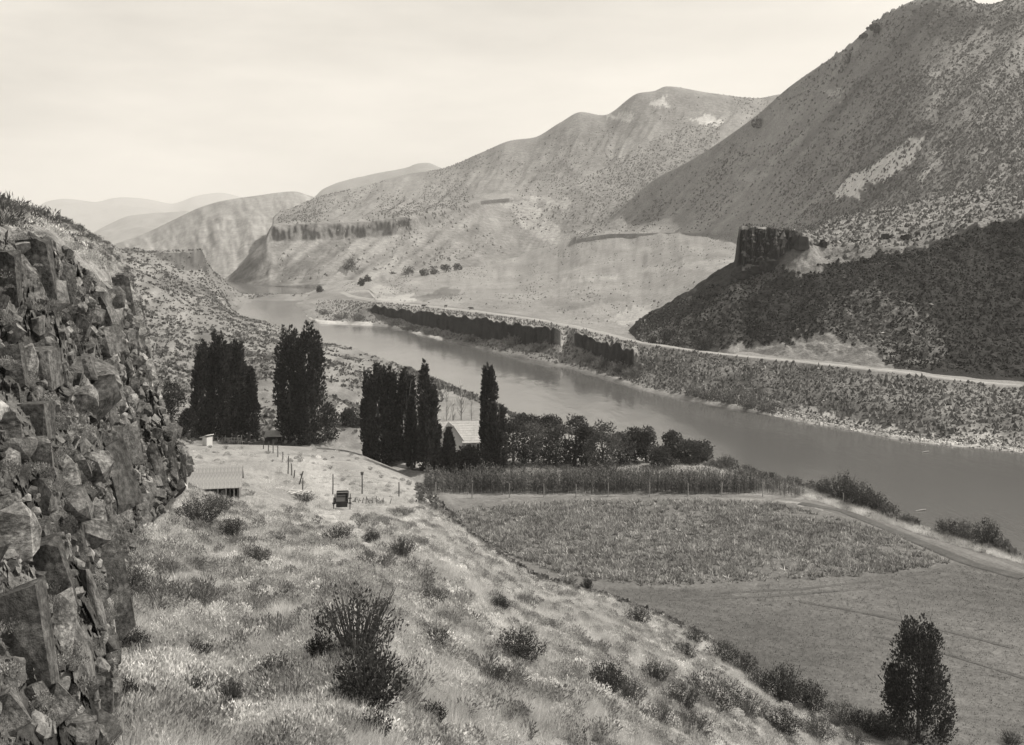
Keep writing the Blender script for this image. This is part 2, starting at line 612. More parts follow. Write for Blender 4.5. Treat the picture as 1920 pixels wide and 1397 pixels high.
# ---- mesa with its rim and the mountain over it
cm = {
    400: [Zp(-4, 900), Zp(-4, 920), Zp(-4, 935), Zp(-4, 950), Zp(-5, 990), Zp(-5, 1100), Zp(-5, 1250), Zp(-5, 1500)],
    430: [Zp(-3, 925), Zp(-2, 940), Zp(1, 952), (516, 962), Zp(-3, 990), Zp(-5, 1100), Zp(-5, 1250), Zp(-5, 1500)],
    470: [(535, 885), (512, 910), (492, 930), (478, 945), Zp(14, 970), Zp(0, 1040), Zp(-5, 1250), Zp(-5, 1500)],
    500: [(538, 855), (502, 900), (462, 938), (441, 958), Zp(30, 985), Zp(5, 1060), Zp(-5, 1250), Zp(-5, 1500)],
    506: [(538, 850), (500, 900), (450, 950), (428, 957), Zp(40, 985), Zp(20, 1060), Zp(10, 1250), Zp(0, 1500)],
    512: [(538, 848), (500, 900), (449, 955), (422, 960), (417, 1050), (413, 1150), (408, 1260), Zp(40, 1500)],
    550: [(537, 835), (495, 900), (448, 968), (421, 973), (410, 1080), (400, 1220), (389, 1400), Zp(60, 1700)],
    600: [(535, 825), (490, 900), (447, 978), (420, 984), (405, 1110), (390, 1320), (369, 1600), Zp(75, 1900)],
    680: [(525, 850), (485, 930), (443, 1005), (417, 1012), (400, 1150), (378, 1380), (350, 1680), Zp(95, 2000)],
    755: [(515, 880), (478, 960), (436, 1030), (408, 1037), (392, 1190), (362, 1440), (328, 1750), Zp(110, 2100)],
    830: [(505, 930), (462, 1015), (412, 1095), (395, 1105), (378, 1250), (350, 1480), (316, 1750), Zp(120, 2100)],
    905: [(495, 980), (445, 1075), (385, 1170), (376, 1174), (360, 1290), (328, 1500), (285, 1730), Zp(140, 2100)],
    960: [(488, 1010), (442, 1100), (381, 1200), (371, 1208), (350, 1320), (310, 1500), (263, 1700), Zp(150, 2100)],
    1000: [(482, 1020), (437, 1110), (380, 1205), (368, 1225), (343, 1330), (303, 1490), (258, 1680), Zp(155, 2100)],
    1050: [(472, 1030), (430, 1110), (375, 1205), (355, 1250), (328, 1345), (282, 1495), (230, 1660), Zp(180, 2050)],
    1090: [(464, 1030), (422, 1110), (370, 1200), (343, 1265), (312, 1355), (262, 1495), (210, 1645), Zp(200, 2000)],
    1130: [(458, 1020), (418, 1100), (366, 1195), (335, 1265), (303, 1355), (258, 1490), (216, 1630), Zp(200, 2000)],
    1200: [(448, 1000), (408, 1080), (358, 1175), (318, 1260), (282, 1350), (230, 1480), (174, 1620), Zp(220, 2000)],
    1225: [(446, 990), (405, 1070), (353, 1165), (312, 1255), (275, 1350), (222, 1480), (171, 1630), Zp(225, 2000)],
    1250: [(445, 980), (402, 1060), (350, 1155), (308, 1250), (270, 1350), (218, 1490), (162, 1640), Zp(230, 2000)],
    1330: [(440, 960), (396, 1040), (345, 1130), (303, 1230), (265, 1330), (218, 1470), (174, 1620), Zp(220, 2000)],
    1420: [(440, 950), (396, 1030), (345, 1120), (300, 1220), (262, 1320), (220, 1460), (184, 1610), Zp(200, 2000)],
    1460: [(440, 950), (396, 1030), (345, 1120), (300, 1220), (262, 1320), (218, 1460), (177, 1610), Zp(200, 2000)],
    1620: [(440, 950), (396, 1030), (345, 1120), (300, 1220), (262, 1320), (212, 1460), (160, 1610), Zp(200, 2000)],
}
sm = Sheet(cm, 2, [22, 26, 12, 12, 16, 20, 8])
sm.Z[0] -= 4
K = sm.K
rim = np.exp(-((K - 2.5) / .55) ** 2)
rimx = np.clip((sm.PX - 495) / 20, 0, 1) * np.clip((790 - sm.PX) / 40, 0, 1)
sm.D *= 1 + rim * rimx * (.002 * fbm(sm.PX / 4, K * 1.5, o=3, s=31) + .006 * fbm(sm.PX / 23, K * .6, o=3, s=30))
body = np.sin(np.clip((K - 3.2) / 2.8, 0, 1) * math.pi) + .6 * np.sin(np.clip(K / 2, 0, 1) * math.pi)
lean = sm.PX - 38 * K
gul = fbm(lean / 34, K * .55, o=5, s=32)
sm.Z += body * (2.2 * gul - 3.4 * np.abs(fbm(lean / 44 + .5 * fbm(sm.PX / 60, K, o=2, s=64), K * .3, o=4, s=39)) + .8 * fbm(sm.X / 14, sm.D / 25, o=3, s=33))
tm = .195 + .035 * fbm(sm.PX / 20 + K * 1.2, K * 2.0, o=4, s=34)
px_, py_ = sm.PX + 6 * fbm(sm.PX / 9, sm.PY0 / 9, o=3, s=35), sm.PY0 + 5 * fbm(sm.PX / 9, sm.PY0 / 9, o=3, s=36)
# dark rimrock where the rim stands as a cliff, pale slides and streaks below
cl = (K > 1.9) & (K < 3.05) & (sm.PX > 500) & (sm.PX < 770)
tm = np.where(cl, .15 + .05 * fbm(sm.PX / 13, K * 2.2, o=4, s=37), tm)
cl2 = (K > 2.1) & (K < 3.0) & (sm.PX > 900) & (sm.PX < 955)
tm = np.where(cl2, .09, tm)
streak = fbm((sm.PX + (sm.PY0 - 430) * 1.35) / 16, (sm.PX - sm.PY0) / 160, o=4, s=38)
low = (K < 1.95) & (sm.PX < 900)
tm = np.where(low, tm - .005 + .06 * streak, tm)
for poly, v in (([(940, 380), (1000, 372), (1085, 470), (1040, 470), (980, 420)], .08), ([(1215, 195), (1240, 178), (1260, 196), (1235, 204)], .2),
                ([(1130, 215), (1190, 211), (1190, 222), (1140, 222)], .15), ([(1290, 214), (1325, 212), (1360, 232), (1340, 236)], .2), ([(1000, 395), (1060, 370), (1070, 392)], .07)):
    tm = np.where(in_poly(px_, py_, poly), tm + v, tm)
tm = np.where(in_poly(px_, py_, [(632, 505), (655, 486), (672, 488), (650, 512)]), .1, tm)
sm.build('mesa_and_mountain', M['far'], np.clip(tm, .06, .5))

# ---- big hill on the right
ch = {
    1080: [(450, 900), (446, 910), (443, 920), (441, 930), (439, 940), (437, 950), Zp(35, 1020)],
    1120: [(442, 850), (438, 865), (434, 880), (430, 890), (427, 897), (424, 905), Zp(38, 990)],
    1150: [(439, 830), (431, 848), (423, 862), (415, 874), (408, 882), (402, 889), Zp(45, 980)],
    1230: [(438, 790), (420, 812), (399, 832), (377, 848), (354, 860), (334, 869), Zp(70, 960)],
    1300: [(438, 750), (408, 778), (373, 804), (345, 822), (318, 837), (297, 847), Zp(85, 950)],
    1420: [(437, 680), (396, 714), (343, 747), (292, 773), (247, 792), (215, 803), Zp(110, 920)],
    1480: [(436, 635), (386, 672), (322, 709), (254, 739), (200, 760), (163, 772), Zp(125, 900)],
    1540: [(434, 590), (380, 630), (310, 672), (232, 708), (166, 735), (121, 750), Zp(135, 880)],
    1590: [(432, 550), (376, 590), (305, 633), (220, 673), (140, 705), (88, 722), Zp(145, 860)],
    1640: [(428, 500), (372, 545), (298, 592), (200, 640), (105, 678), (44, 698), Zp(155, 840)],
    1705: [(420, 440), (368, 490), (290, 545), (185, 600), (80, 645), (4, 668), Zp(165, 820)],
    1735: [(415, 420), (362, 470), (282, 528), (176, 586), (70, 636), (-6, 662), Zp(165, 810)],
    1780: [(408, 400), (355, 450), (275, 510), (170, 572), (62, 626), (-10, 655), Zp(165, 800)],
    1850: [(396, 370), (342, 420), (262, 482), (165, 548), (72, 605), (8, 640), Zp(160, 780)],
    1920: [(382, 350), (328, 400), (248, 465), (155, 533), (60, 592), (-6, 628), Zp(160, 760)],
    2300: [Zp(52, 325), Zp(68, 370), Zp(90, 430), Zp(117, 500), Zp(145, 560), Zp(170, 600), Zp(150, 740)],
    2800: [Zp(52, 280), Zp(68, 330), Zp(90, 400), Zp(117, 480), Zp(145, 550), Zp(170, 600), Zp(150, 740)],
}
sh = Sheet(ch, 3, [26, 30, 30, 28, 24, 6], hi=2400)
sh.Z[0] -= 14
sh.D[0] -= 6
K = sh.K
g = np.sin(np.clip(K / 5, 0, 1) * math.pi)
along = (sh.PX * .72 + sh.PY0 * .70)        # constant along the fall lines that run down to the left
rill = fbm(along / 26, (sh.PX - sh.PY0) / 420, o=5, s=41)
sh.Z += g * (2.0 * rill - 3.2 * np.abs(fbm(along / 40, (sh.PX - sh.PY0) / 700, o=4, s=49)) + .8 * fbm(sh.X / 9, sh.D / 9, o=3, s=42))
sh.Z += np.exp(-((K - 5) / .12) ** 2) * np.where((sh.PX > 1560) & (sh.PX < 1680), 2.5 * np.abs(fbm(sh.PX / 7, K, o=2, s=43)), 0)
th = .275 + .05 * fbm(along / 14, (sh.PX - sh.PY0) / 300, o=4, s=44) + .02 * fbm(sh.X / 30, sh.D / 30, o=3, s=45)
px_, py_ = sh.PX + 8 * fbm(sh.PX / 8, sh.PY0 / 8, o=3, s=46), sh.PY0 + 6 * fbm(sh.PX / 8, sh.PY0 / 8, o=3, s=47)
th = th - .045 * np.clip((sh.PX - 1480) / 150, 0, 1)
SCREE = [(1560, 372), (1580, 345), (1620, 318), (1668, 290), (1700, 262), (1738, 235), (1728, 262), (1712, 288), (1668, 318), (1628, 345), (1612, 368)]
th = np.where(in_poly(px_, py_, SCREE), .68, th)
for poly, v in (([(1545, 165), (1575, 160), (1580, 170), (1555, 172)], .15), ([(1550, 182), (1575, 178), (1574, 186)], .2), ([(1430, 300), (1500, 255), (1520, 240), (1500, 268), (1450, 305)], .06),
                ([(1720, 332), (1745, 312), (1748, 318), (1726, 336)], .2), ([(1380, 330), (1450, 318), (1460, 326), (1390, 345)], .06), ([(1690, 195), (1760, 170), (1760, 200), (1720, 225)], .05)):
    th = np.where(in_poly(px_, py_, poly), th + v, th)
sh.build('sagebrush_hillside', M['hill'], np.clip(th, .07, .7))

# ---- far bank: gravel, low cliff, road bench and the meadow fan behind it
cb = {
    540: [Zp(-2, 560), Zp(-2, 570), Zp(-2, 600), Zp(-2, 620), Zp(-2, 640), Zp(-2, 655), Zp(-2, 670), Zp(-2, 690), Zp(-2, 720), Zp(-2, 780)],
    560: [Zp(-1.5, 545), Zp(-1, 560), Zp(-.5, 590), Zp(.3, 612), Zp(.4, 630), Zp(.2, 645), Zp(-.5, 660), Zp(-1, 690), Zp(-1.5, 720), Zp(-2, 780)],
    600: [Zp(-1.5, 484), Zp(.8, 495), Zp(1.3, 520), Zp(1.5, 560), Zp(2, 600), Zp(2, 640), Zp(2, 680), Zp(1.6, 720), Zp(1, 800), Zp(-2, 900)],
    650: [Zp(-1.5, 482), Zp(.8, 492), Zp(1.6, 510), Zp(2.6, 540), Zp(3.6, 560), Zp(4, 600), Zp(4.2, 680), Zp(5, 760), Zp(5, 850), Zp(1, 950)],
    690: [Zp(-1.5, 476), Zp(.6, 485), Zp(2, 500), Zp(4.2, 507), Zp(5.6, 512), Zp(6.2, 545), Zp(6.5, 650), Zp(5.5, 790), Zp(5, 870), Zp(2, 980)],
    705: [Zp(-1.5, 474), Zp(.6, 483), Zp(2, 499), Zp(3.4, 505), Zp(7.0, 507), (567, 532), (562, 547), (545, 650), (526, 860), Zp(2, 980)],
    800: [Zp(-1.5, 425), Zp(.6, 433), (619, 445), (612, 450), (585, 452), (577, 480), (571, 495), (550, 600), (508, 920), Zp(5, 1000)],
    900: [Zp(-1.5, 380), Zp(.6, 387), (641, 395), (633, 400), (597, 402), (589, 428), (582, 445), (560, 525), (500, 960), Zp(8, 1060)],
    1000: [Zp(-1.5, 340), Zp(.6, 347), (659, 358), (645, 366), (611, 368), (602, 390), (595, 406), (563, 505), (472, 1040), Zp(18, 1150)],
    1046: [Zp(-1.5, 327), Zp(.6, 334), (672, 344), (641, 354), (622, 358), (610, 376), (603, 391), (560, 500), (459, 1010), Zp(26, 1120)],
    1056: [Zp(-1.5, 326), Zp(.6, 332), (672, 342), (650, 352), (630, 362), (612, 374), (605, 388), (560, 495), (456, 1000), Zp(28, 1100)],
    1070: [Zp(-1.5, 322), Zp(.6, 328), (674, 337), (655, 347), (632, 358), (615, 368), (608, 381), (560, 485), (452, 980), Zp(32, 1080)],
    1078: [Zp(-1.5, 319), Zp(.6, 325), (677, 334), (650, 342), (629, 346), (616, 364), (609, 377), (560, 480), (447, 960), Zp(34, 1060)],
    1130: [Zp(-1.5, 302), Zp(.6, 309), (692, 318), (672, 324), (640, 327), (628, 344), (621, 356), (575, 445), (439, 880), Zp(41, 1000)],
    1185: [Zp(-1.5, 283), Zp(.6, 290), (708, 299), (690, 304), (656, 307), (642, 322), (636, 334), (585, 425), (434, 850), Zp(48, 960)],
    1200: [Zp(-1.5, 278), Zp(.6, 285), (712, 291), (692, 298), (668, 304), (645, 315), (640, 326), (590, 410), (433, 830), Zp(52, 940)],
    1240: [Zp(-1.5, 269), Zp(.6, 276), (722, 282), (698, 290), (672, 297), (650, 306), (645, 317), Zp(13, 410), (432, 810), Zp(60, 920)],
    1300: [Zp(-1.5, 258), Zp(.6, 265), (737, 270), (708, 278), (680, 286), (660, 294), (655, 304), Zp(19, 430), (431, 790), Zp(70, 900)],
    1385: [Zp(-1.5, 246), Zp(.5, 252), (757, 258), (725, 266), (690, 275), (669, 282), (664, 292), Zp(25, 430), (429, 770), Zp(76, 880)],
    1500: [Zp(-1.5, 231), Zp(.4, 236), (781, 241), (742, 249), (703, 260), (681, 267), (675, 276), Zp(9, 310), Zp(41, 740), Zp(42, 850)],
    1600: [Zp(-1.5, 219), Zp(.4, 225), (801, 229), (755, 237), (713, 248), (691, 254), (685, 263), Zp(9, 300), Zp(41, 720), Zp(42, 830)],
    1700: [Zp(-1.5, 209), Zp(.3, 214), (819, 219), (768, 227), (724, 239), (703, 244), (697, 252), Zp(9, 285), Zp(41, 700), Zp(42, 800)],
    1920: [Zp(-1.5, 197), Zp(.3, 202), (832, 207), (782, 215), (745, 225), (727, 230), (721, 238), Zp(9, 270), Zp(41, 680), Zp(42, 800)],
    2300: [Zp(-1.5, 170), Zp(.3, 176), Zp(1, 181), Zp(4, 190), Zp(7, 200), Zp(7.8, 205), Zp(7.7, 213), Zp(9, 250), Zp(41, 680), Zp(42, 800)],
    2900: [Zp(-1.5, 143), Zp(.3, 149), Zp(1, 154), Zp(4, 163), Zp(7, 172), Zp(7.8, 177), Zp(7.7, 185), Zp(9, 220), Zp(41, 680), Zp(42, 800)],
}
sb = Sheet(cb, 2.5, [5, 10, 10, 16, 8, 6, 14, 22, 6], smooth_k=False, hi=2600)
K = sb.K
LS, LL = (H - sb.Z) / sb.D, np.log(sb.D)
ker = np.exp(-(np.arange(-24, 25) / 11.0) ** 2)
ker /= ker.sum()
for A_ in (LS, LL):
    pad = np.pad(A_, ((0, 0), (24, 24)), mode='edge')
    bl_ = np.apply_along_axis(lambda q: np.convolve(q, ker, mode='valid'), 1, pad)
    wgt = np.clip((K - 6.0) / .8, 0, 1) * np.clip((8.02 - K) / .35, 0, 1)
    A_ += wgt * (bl_ - A_)
sb.D = np.exp(LL)
sb.Z = H - LS * sb.D
isc = ((sb.PX > 688) & (sb.PX < 1052)) | ((sb.PX > 1074) & (sb.PX < 1190))
cliff = (K > 2.85) & (K < 4.08) & isc
sb.D += np.where(cliff, 1.8 * fbm(sb.PX / 4.5, K * .7, o=3, s=51) + 1.5 * fbm(sb.PX / 16, K * .4, o=2, s=50), 0)
sb.Z += np.exp(-((K - 4) / .3) ** 2) * isc * (1.0 * fbm(sb.PX / 8, K * .1, o=3, s=48) - .3)
sb.Z += np.exp(-((K - 3) / .35) ** 2) * isc * .9 * np.abs(fbm(sb.PX / 12, K * .1, o=3, s=47))
rough = np.clip(K / 1.2, 0, 1) * (1 - np.exp(-((K - 5.5) / .7) ** 2))
sb.Z += rough * np.where(K < 5, .35, .25) * fbm(sb.X / 5, sb.D / 5, o=4, s=52)
sb.Z += np.exp(-((K - 8) / .8) ** 2) * 1.5 * fbm(sb.PX / 40, K * 2, o=3, s=53)
sb.Z += np.where(K > 6.3, 1.0, 0) * .8 * fbm(sb.X / 40, sb.D / 60, o=3, s=54)
tb = .2 + .04 * fbm(sb.X / 25, sb.D / 25, o=4, s=55)
tb = np.where(K > 6, .225 + .03 * fbm(sb.PX / 60, sb.PY0 / 10, o=4, s=56), tb)
tb = np.where((K > 4.1) & (K < 5.1) & (sb.PX < 1230), .23 + .03 * fbm(sb.X / 8, sb.D / 8, o=3, s=57), tb)
tb = np.where(cliff, .028 + .012 * fbm(sb.PX / 3, K * 2, o=2, s=58), tb)
bankr = (K > 1.6) & (K < 5.05) & (sb.PX > 1195)
tb = np.where(bankr, .13 + .05 * fbm(sb.X / 6, sb.D / 6, o=4, s=59) + .07 * np.clip((sb.PX - 1600) / 300, 0, 1), tb)
bar = (K > .5) & (K < 2.25 + .25 * fbm(sb.PX / 25, K, o=3, s=60)) & (sb.PX > 1430)
tb = np.where(bar, .33 + .1 * fbm(sb.X / 4, sb.D / 4, o=3, s=61), tb)
tb = np.where((K > .3) & (K < 1.3) & (sb.PX < 700), .42, tb)
tb = np.where((K > .4) & (K < 1.25) & (sb.PX > 770) & (sb.PX < 830), .45, tb)
tb = np.where((K > 2) & (K < 5) & (sb.PX > 1050) & (sb.PX < 1076), .24, tb)
px_, py_ = sb.PX + 12 * fbm(sb.PX / 16, sb.PY0 / 6, o=3, s=62), sb.PY0 + 4 * fbm(sb.PX / 16, sb.PY0 / 6, o=3, s=63)
for poly, v in (([(1140, 600), (1190, 580), (1230, 575), (1200, 610)], .1), ([(700, 560), (780, 548), (770, 570), (700, 566)], .09), ([(1060, 520), (1150, 517), (1150, 523), (1060, 526)], .07),
                ([(660, 548), (720, 535), (760, 545), (680, 560)], .06), ([(1200, 500), (1380, 485), (1380, 500), (1210, 512)], .05), ([(770, 560), (840, 535), (880, 545), (800, 565)], -.08),
                ([(1000, 560), (1150, 540), (1180, 560), (1040, 585)], -.04)):
    tb = np.where(in_poly(px_, py_, poly) & (K > 5.9), tb + v, tb)
bench_o = sb.build('far_bank_terrace', M['bench'], np.clip(tb, .03, .6))

# ---- dark talus bluff with its basalt cap
ct = {
    1165: [Zp(5, 345), Zp(5, 350), Zp(5, 355), Zp(5, 360), Zp(5, 365), Zp(5, 372), Zp(4, 385), Zp(2, 420)],
    1200: [(648, 322), (632, 331), (617, 341), (606, 347), (597, 353), Zp(11, 366), Zp(8, 381), Zp(4, 420)],
    1240: [(652, 315), (625, 326), (597, 335), (582, 341), (572, 345), Zp(15, 360), Zp(9, 380), Zp(4, 420)],
    1290: [(657, 303), (615, 316), (580, 326), (560, 332), (546, 337), Zp(18, 353), Zp(10, 376), Zp(5, 420)],
    1340: [(662, 297), (602, 313), (552, 325), (529, 331), (512, 336), Zp(21, 353), Zp(12, 376), Zp(6, 420)],
    1376: [(666, 292), (594, 311), (535, 324), (508, 331), (492, 334), Zp(22, 351), Zp(12, 376), Zp(6, 420)],
    1386: [(665, 294), (590, 311), (530, 324), (500, 331), (429, 333), (431, 345), Zp(28, 368), Zp(14, 430)],
    1440: [(669, 286), (600, 302), (545, 316), (492, 326), (430, 329), (431, 350), (434, 390), Zp(34, 460)],
    1485: [(675, 278), (607, 296), (548, 311), (458, 324), (433, 327), (432, 347), (432, 395), (432, 475)],
    1510: [(677, 276), (612, 293), (550, 308), (452, 324), (438, 328), (436, 345), (431, 390), (426, 465)],
    1560: [(681, 270), (620, 286), (560, 300), (497, 317), (450, 328), (441, 348), (426, 390), (408, 450)],
    1630: [(688, 261), (630, 277), (566, 291), (500, 309), (462, 320), (442, 340), (418, 380), (394, 435)],
    1700: [(697, 255), (640, 268), (570, 284), (505, 302), (470, 311), (442, 331), (410, 371), (382, 420)],
    1770: [(703, 249), (642, 263), (570, 280), (495, 300), (450, 311), (425, 330), (398, 368), (366, 415)],
    1850: [(712, 244), (645, 258), (570, 277), (482, 300), (417, 312), (402, 330), (382, 365), (352, 410)],
    1920: [(720, 241), (650, 255), (570, 273), (482, 293), (408, 306), (395, 325), (375, 360), (345, 405)],
    2300: [Zp(7.4, 215), Zp(15, 227), Zp(24, 241), Zp(34, 257), Zp(45, 271), Zp(48, 290), Zp(54, 330), Zp(62, 380)],
    2900: [Zp(7.4, 187), Zp(15, 198), Zp(24, 211), Zp(34, 226), Zp(45, 239), Zp(48, 258), Zp(54, 290), Zp(62, 330)],
}
st = Sheet(ct, 2.5, [22, 22, 22, 22, 14, 16, 12], smooth_k=False, hi=2500)
K = st.K
cap = (K > 2.9) & (K < 4.05) & (st.PX > 1380) & (st.PX < 1505)
fl = fbm(st.PX / 5, K * .8, o=3, s=71)
st.D += np.where(cap, 3.0 * fl + 2.0 * fbm(st.PX / 18, K * .5, o=2, s=69), 0)
st.PYn = st.PY0
g = np.clip(K / .4, 0, 1) * np.clip((6.9 - K) / .5, 0, 1)
st.Z += np.exp(-((K - 4) / .25) ** 2) * ((st.PX > 1378) & (st.PX < 1530)) * .7 * fbm(st.PX / 14, K * .2, o=3, s=70)
st.Z += g * np.where(cap, .3, 1) * (.8 * fbm(st.X / 14, st.D / 14, o=3, s=72) + .5 * fbm(st.X / 2.2, st.D / 2.2, o=3, s=73))
px_, py_ = st.PX + 10 * fbm(st.PX / 10, st.PY0 / 10, o=4, s=74), st.PY0 + 8 * fbm(st.PX / 10, st.PY0 / 10, o=4, s=75)
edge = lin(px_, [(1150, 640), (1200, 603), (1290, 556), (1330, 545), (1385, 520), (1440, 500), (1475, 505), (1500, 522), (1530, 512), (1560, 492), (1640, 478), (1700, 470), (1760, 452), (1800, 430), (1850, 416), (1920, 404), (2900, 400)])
dark = py_ > edge  # tone splits at the sunlit edge: bluff shade painted in with the dark basalt
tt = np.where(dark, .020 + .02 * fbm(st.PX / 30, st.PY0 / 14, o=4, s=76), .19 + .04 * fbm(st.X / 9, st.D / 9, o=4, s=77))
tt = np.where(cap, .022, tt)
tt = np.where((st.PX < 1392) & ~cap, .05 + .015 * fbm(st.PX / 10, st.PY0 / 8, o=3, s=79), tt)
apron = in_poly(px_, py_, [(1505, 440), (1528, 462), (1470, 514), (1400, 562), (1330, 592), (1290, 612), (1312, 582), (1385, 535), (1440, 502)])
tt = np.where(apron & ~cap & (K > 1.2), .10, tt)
PALE = [(1345, 672), (1380, 648), (1440, 640), (1475, 640), (1500, 628), (1545, 625), (1580, 640), (1625, 645), (1650, 672), (1700, 700), (1600, 696), (1450, 682)]
tt = np.where(in_poly(px_, py_, PALE), .20 + .05 * fbm(st.PX / 14, st.PY0 / 7, o=3, s=68), tt)
mott = in_poly(px_, py_, [(1530, 590), (1560, 568), (1640, 540), (1700, 560), (1760, 600), (1780, 660), (1740, 690), (1640, 670), (1560, 640)])
tt = np.where(mott, np.maximum(tt, .10 + .08 * fbm(st.PX / 9, st.PY0 / 6, o=3, s=78)), tt)
tt = np.where(in_poly(px_, py_, [(1200, 640), (1250, 600), (1290, 590), (1270, 630), (1240, 655)]), .13, tt)
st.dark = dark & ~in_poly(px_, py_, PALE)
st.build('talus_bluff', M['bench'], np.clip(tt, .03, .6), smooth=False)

# ---- near side: canyon slope on the left, terrace with the fields, river bank
cf = {
    150: [Zp(4, 130), (840, 160), (720, 195), (620, 240), (540, 300), (500, 360), (480, 420), (470, 460), (468, 500), (470, 540), (474, 580), (478, 640)],
    230: [Zp(4, 130), (835, 160), (720, 195), (625, 240), (550, 300), (505, 360), (482, 420), (472, 460), (469, 500), (470, 540), (474, 580), (478, 640)],
    300: [Zp(4, 130), (835, 170), (755, 198), (685, 235), (605, 290), (545, 345), (505, 400), (485, 440), (472, 470), (470, 500), (474, 560), (480, 640)],
    350: [Zp(4, 120), (830, 178), (760, 205), (680, 250), (608, 315), (560, 375), (525, 430), (505, 465), (474, 478), (471, 510), (476, 570), (485, 650)],
    378: [Zp(4, 120), (826, 182), (745, 212), (668, 262), (605, 330), (562, 395), (530, 450), (505, 490), (471, 500), (471, 525), (478, 580), (490, 660)],
    386: [Zp(4, 120), (826, 182), (745, 212), (668, 262), (606, 330), (565, 395), (535, 455), (515, 500), (490, 520), (492, 550), (500, 610), (510, 700)],
    420: [Zp(4, 120), (824, 184), (742, 213), (668, 262), (615, 330), (588, 400), (574, 470), (555, 560), (535, 610), (526, 640), (530, 700), (545, 760)],
    440: [Zp(4, 120), (826, 185), (742, 213), (668, 264), (618, 340), (597, 420), (588, 500), Zp(-.5, 540), (553, 650), (543, 690), (545, 740), Zp(-2, 800)],
    460: [Zp(4, 120), (828, 186), (742, 213), (670, 266), (622, 350), (602, 430), (594, 488), Zp(-1.5, 500), Zp(0, 650), (554, 685), (551, 720), Zp(-2, 760)],
    490: [Zp(4, 120), (829, 186), (742, 213), (676, 262), (634, 340), (610, 420), (602, 466), Zp(-1.5, 472), Zp(-1.5, 650), Zp(.5, 675), Zp(.8, 725), Zp(-2, 745)],
    520: [Zp(4, 120), (830, 186), (742, 213), (690, 252), (650, 315), (626, 390), (613, 446), Zp(-1.5, 452), Zp(-1.5, 640), Zp(.5, 670), Zp(.8, 725), Zp(-2, 745)],
    560: [Zp(4, 120), (832, 186), (752, 210), (700, 245), (666, 292), (640, 360), (626, 414), Zp(-1.5, 420), Zp(-1.5, 640), Zp(.5, 675), Zp(.8, 725), Zp(-2, 745)],
    600: [Zp(4, 120), (834, 187), (762, 210), (712, 242), (682, 280), (656, 338), (641, 384), Zp(-1.5, 390), Zp(-1.5, 640), Zp(-1.5, 680), Zp(-1.5, 725), Zp(-2, 745)],
    690: [Zp(4, 120), (845, 180), (785, 212), (742, 248), (712, 278), (682, 316), (662, 347), Zp(-1.5, 353), Zp(-2, 500), Zp(-2, 600), Zp(-2, 700), Zp(-2, 745)],
    760: [Zp(4, 110), (862, 170), (808, 200), (768, 234), (738, 260), (712, 284), (690, 308), Zp(-1.5, 313), Zp(-2, 450), Zp(-2, 600), Zp(-2, 700), Zp(-2, 745)],
    900: [Zp(4, 100), Zp(4.2, 130), Zp(4.2, 165), Zp(4, 190), Zp(3.6, 215), Zp(3.2, 238), (748, 250), Zp(-1.5, 255), Zp(-2, 400), Zp(-2, 600), Zp(-2, 700), Zp(-2, 745)],
    1000: [Zp(4, 90), Zp(4.2, 115), Zp(4.2, 140), Zp(4.1, 165), Zp(3.8, 190), Zp(3.3, 210), (790, 220), Zp(-1.5, 225), Zp(-2, 400), Zp(-2, 600), Zp(-2, 700), Zp(-2, 745)],
    1200: [Zp(4, 80), Zp(4.1, 105), Zp(4.2, 130), Zp(4.1, 155), Zp(3.8, 175), Zp(3.2, 188), (835, 195), Zp(-1.5, 199), Zp(-2, 400), Zp(-2, 600), Zp(-2, 700), Zp(-2, 745)],
    1390: [Zp(4, 70), Zp(4.1, 95), Zp(4.1, 120), Zp(4.1, 143), Zp(3.7, 158), Zp(3.3, 167), (886, 173), Zp(-1.5, 177), Zp(-2, 400), Zp(-2, 600), Zp(-2, 700), Zp(-2, 745)],
    1500: [Zp(4, 66), Zp(4.1, 90), Zp(4.1, 115), Zp(4.1, 135), Zp(3.8, 148), Zp(3.3, 157), (913, 163), Zp(-1.5, 167), Zp(-2, 400), Zp(-2, 600), Zp(-2, 700), Zp(-2, 745)],
    1600: [Zp(4, 62), Zp(4.1, 85), Zp(4.1, 108), Zp(4, 127), Zp(3.8, 139), Zp(3.2, 147), (945, 153), Zp(-1.5, 157), Zp(-2, 400), Zp(-2, 600), Zp(-2, 700), Zp(-2, 745)],
    1760: [Zp(4, 58), Zp(4.1, 78), Zp(4.1, 98), Zp(4, 115), Zp(3.8, 127), Zp(3.2, 134), (1000, 138), Zp(-1.5, 142), Zp(-2, 400), Zp(-2, 600), Zp(-2, 700), Zp(-2, 745)],
    1920: [Zp(4, 54), Zp(4.1, 72), Zp(4.1, 90), Zp(4, 106), Zp(3.8, 118), Zp(3.2, 124), (1048, 128), Zp(-1.5, 132), Zp(-2, 400), Zp(-2, 600), Zp(-2, 700), Zp(-2, 745)],
    2400: [Zp(4, 40), Zp(4.1, 54), Zp(4.1, 70), Zp(4, 84), Zp(3.8, 95), Zp(3.2, 101), Zp(2.4, 105), Zp(-1.5, 109), Zp(-2, 300), Zp(-2, 500), Zp(-2, 600), Zp(-2, 745)],
    3000: [Zp(4, 35), Zp(4.1, 46), Zp(4.1, 60), Zp(4, 72), Zp(3.8, 82), Zp(3.2, 88), Zp(2.4, 92), Zp(-1.5, 96), Zp(-2, 300), Zp(-2, 500), Zp(-2, 600), Zp(-2, 745)],
}
sf = Sheet(cf, 4, [20, 24, 24, 22, 22, 20, 8, 8, 8, 8, 8], smooth_k=False, hi=2700)
K = sf.K
isl = np.clip((760 - sf.PX) / 120, 0, 1)
g = np.clip(K / .5, 0, 1)
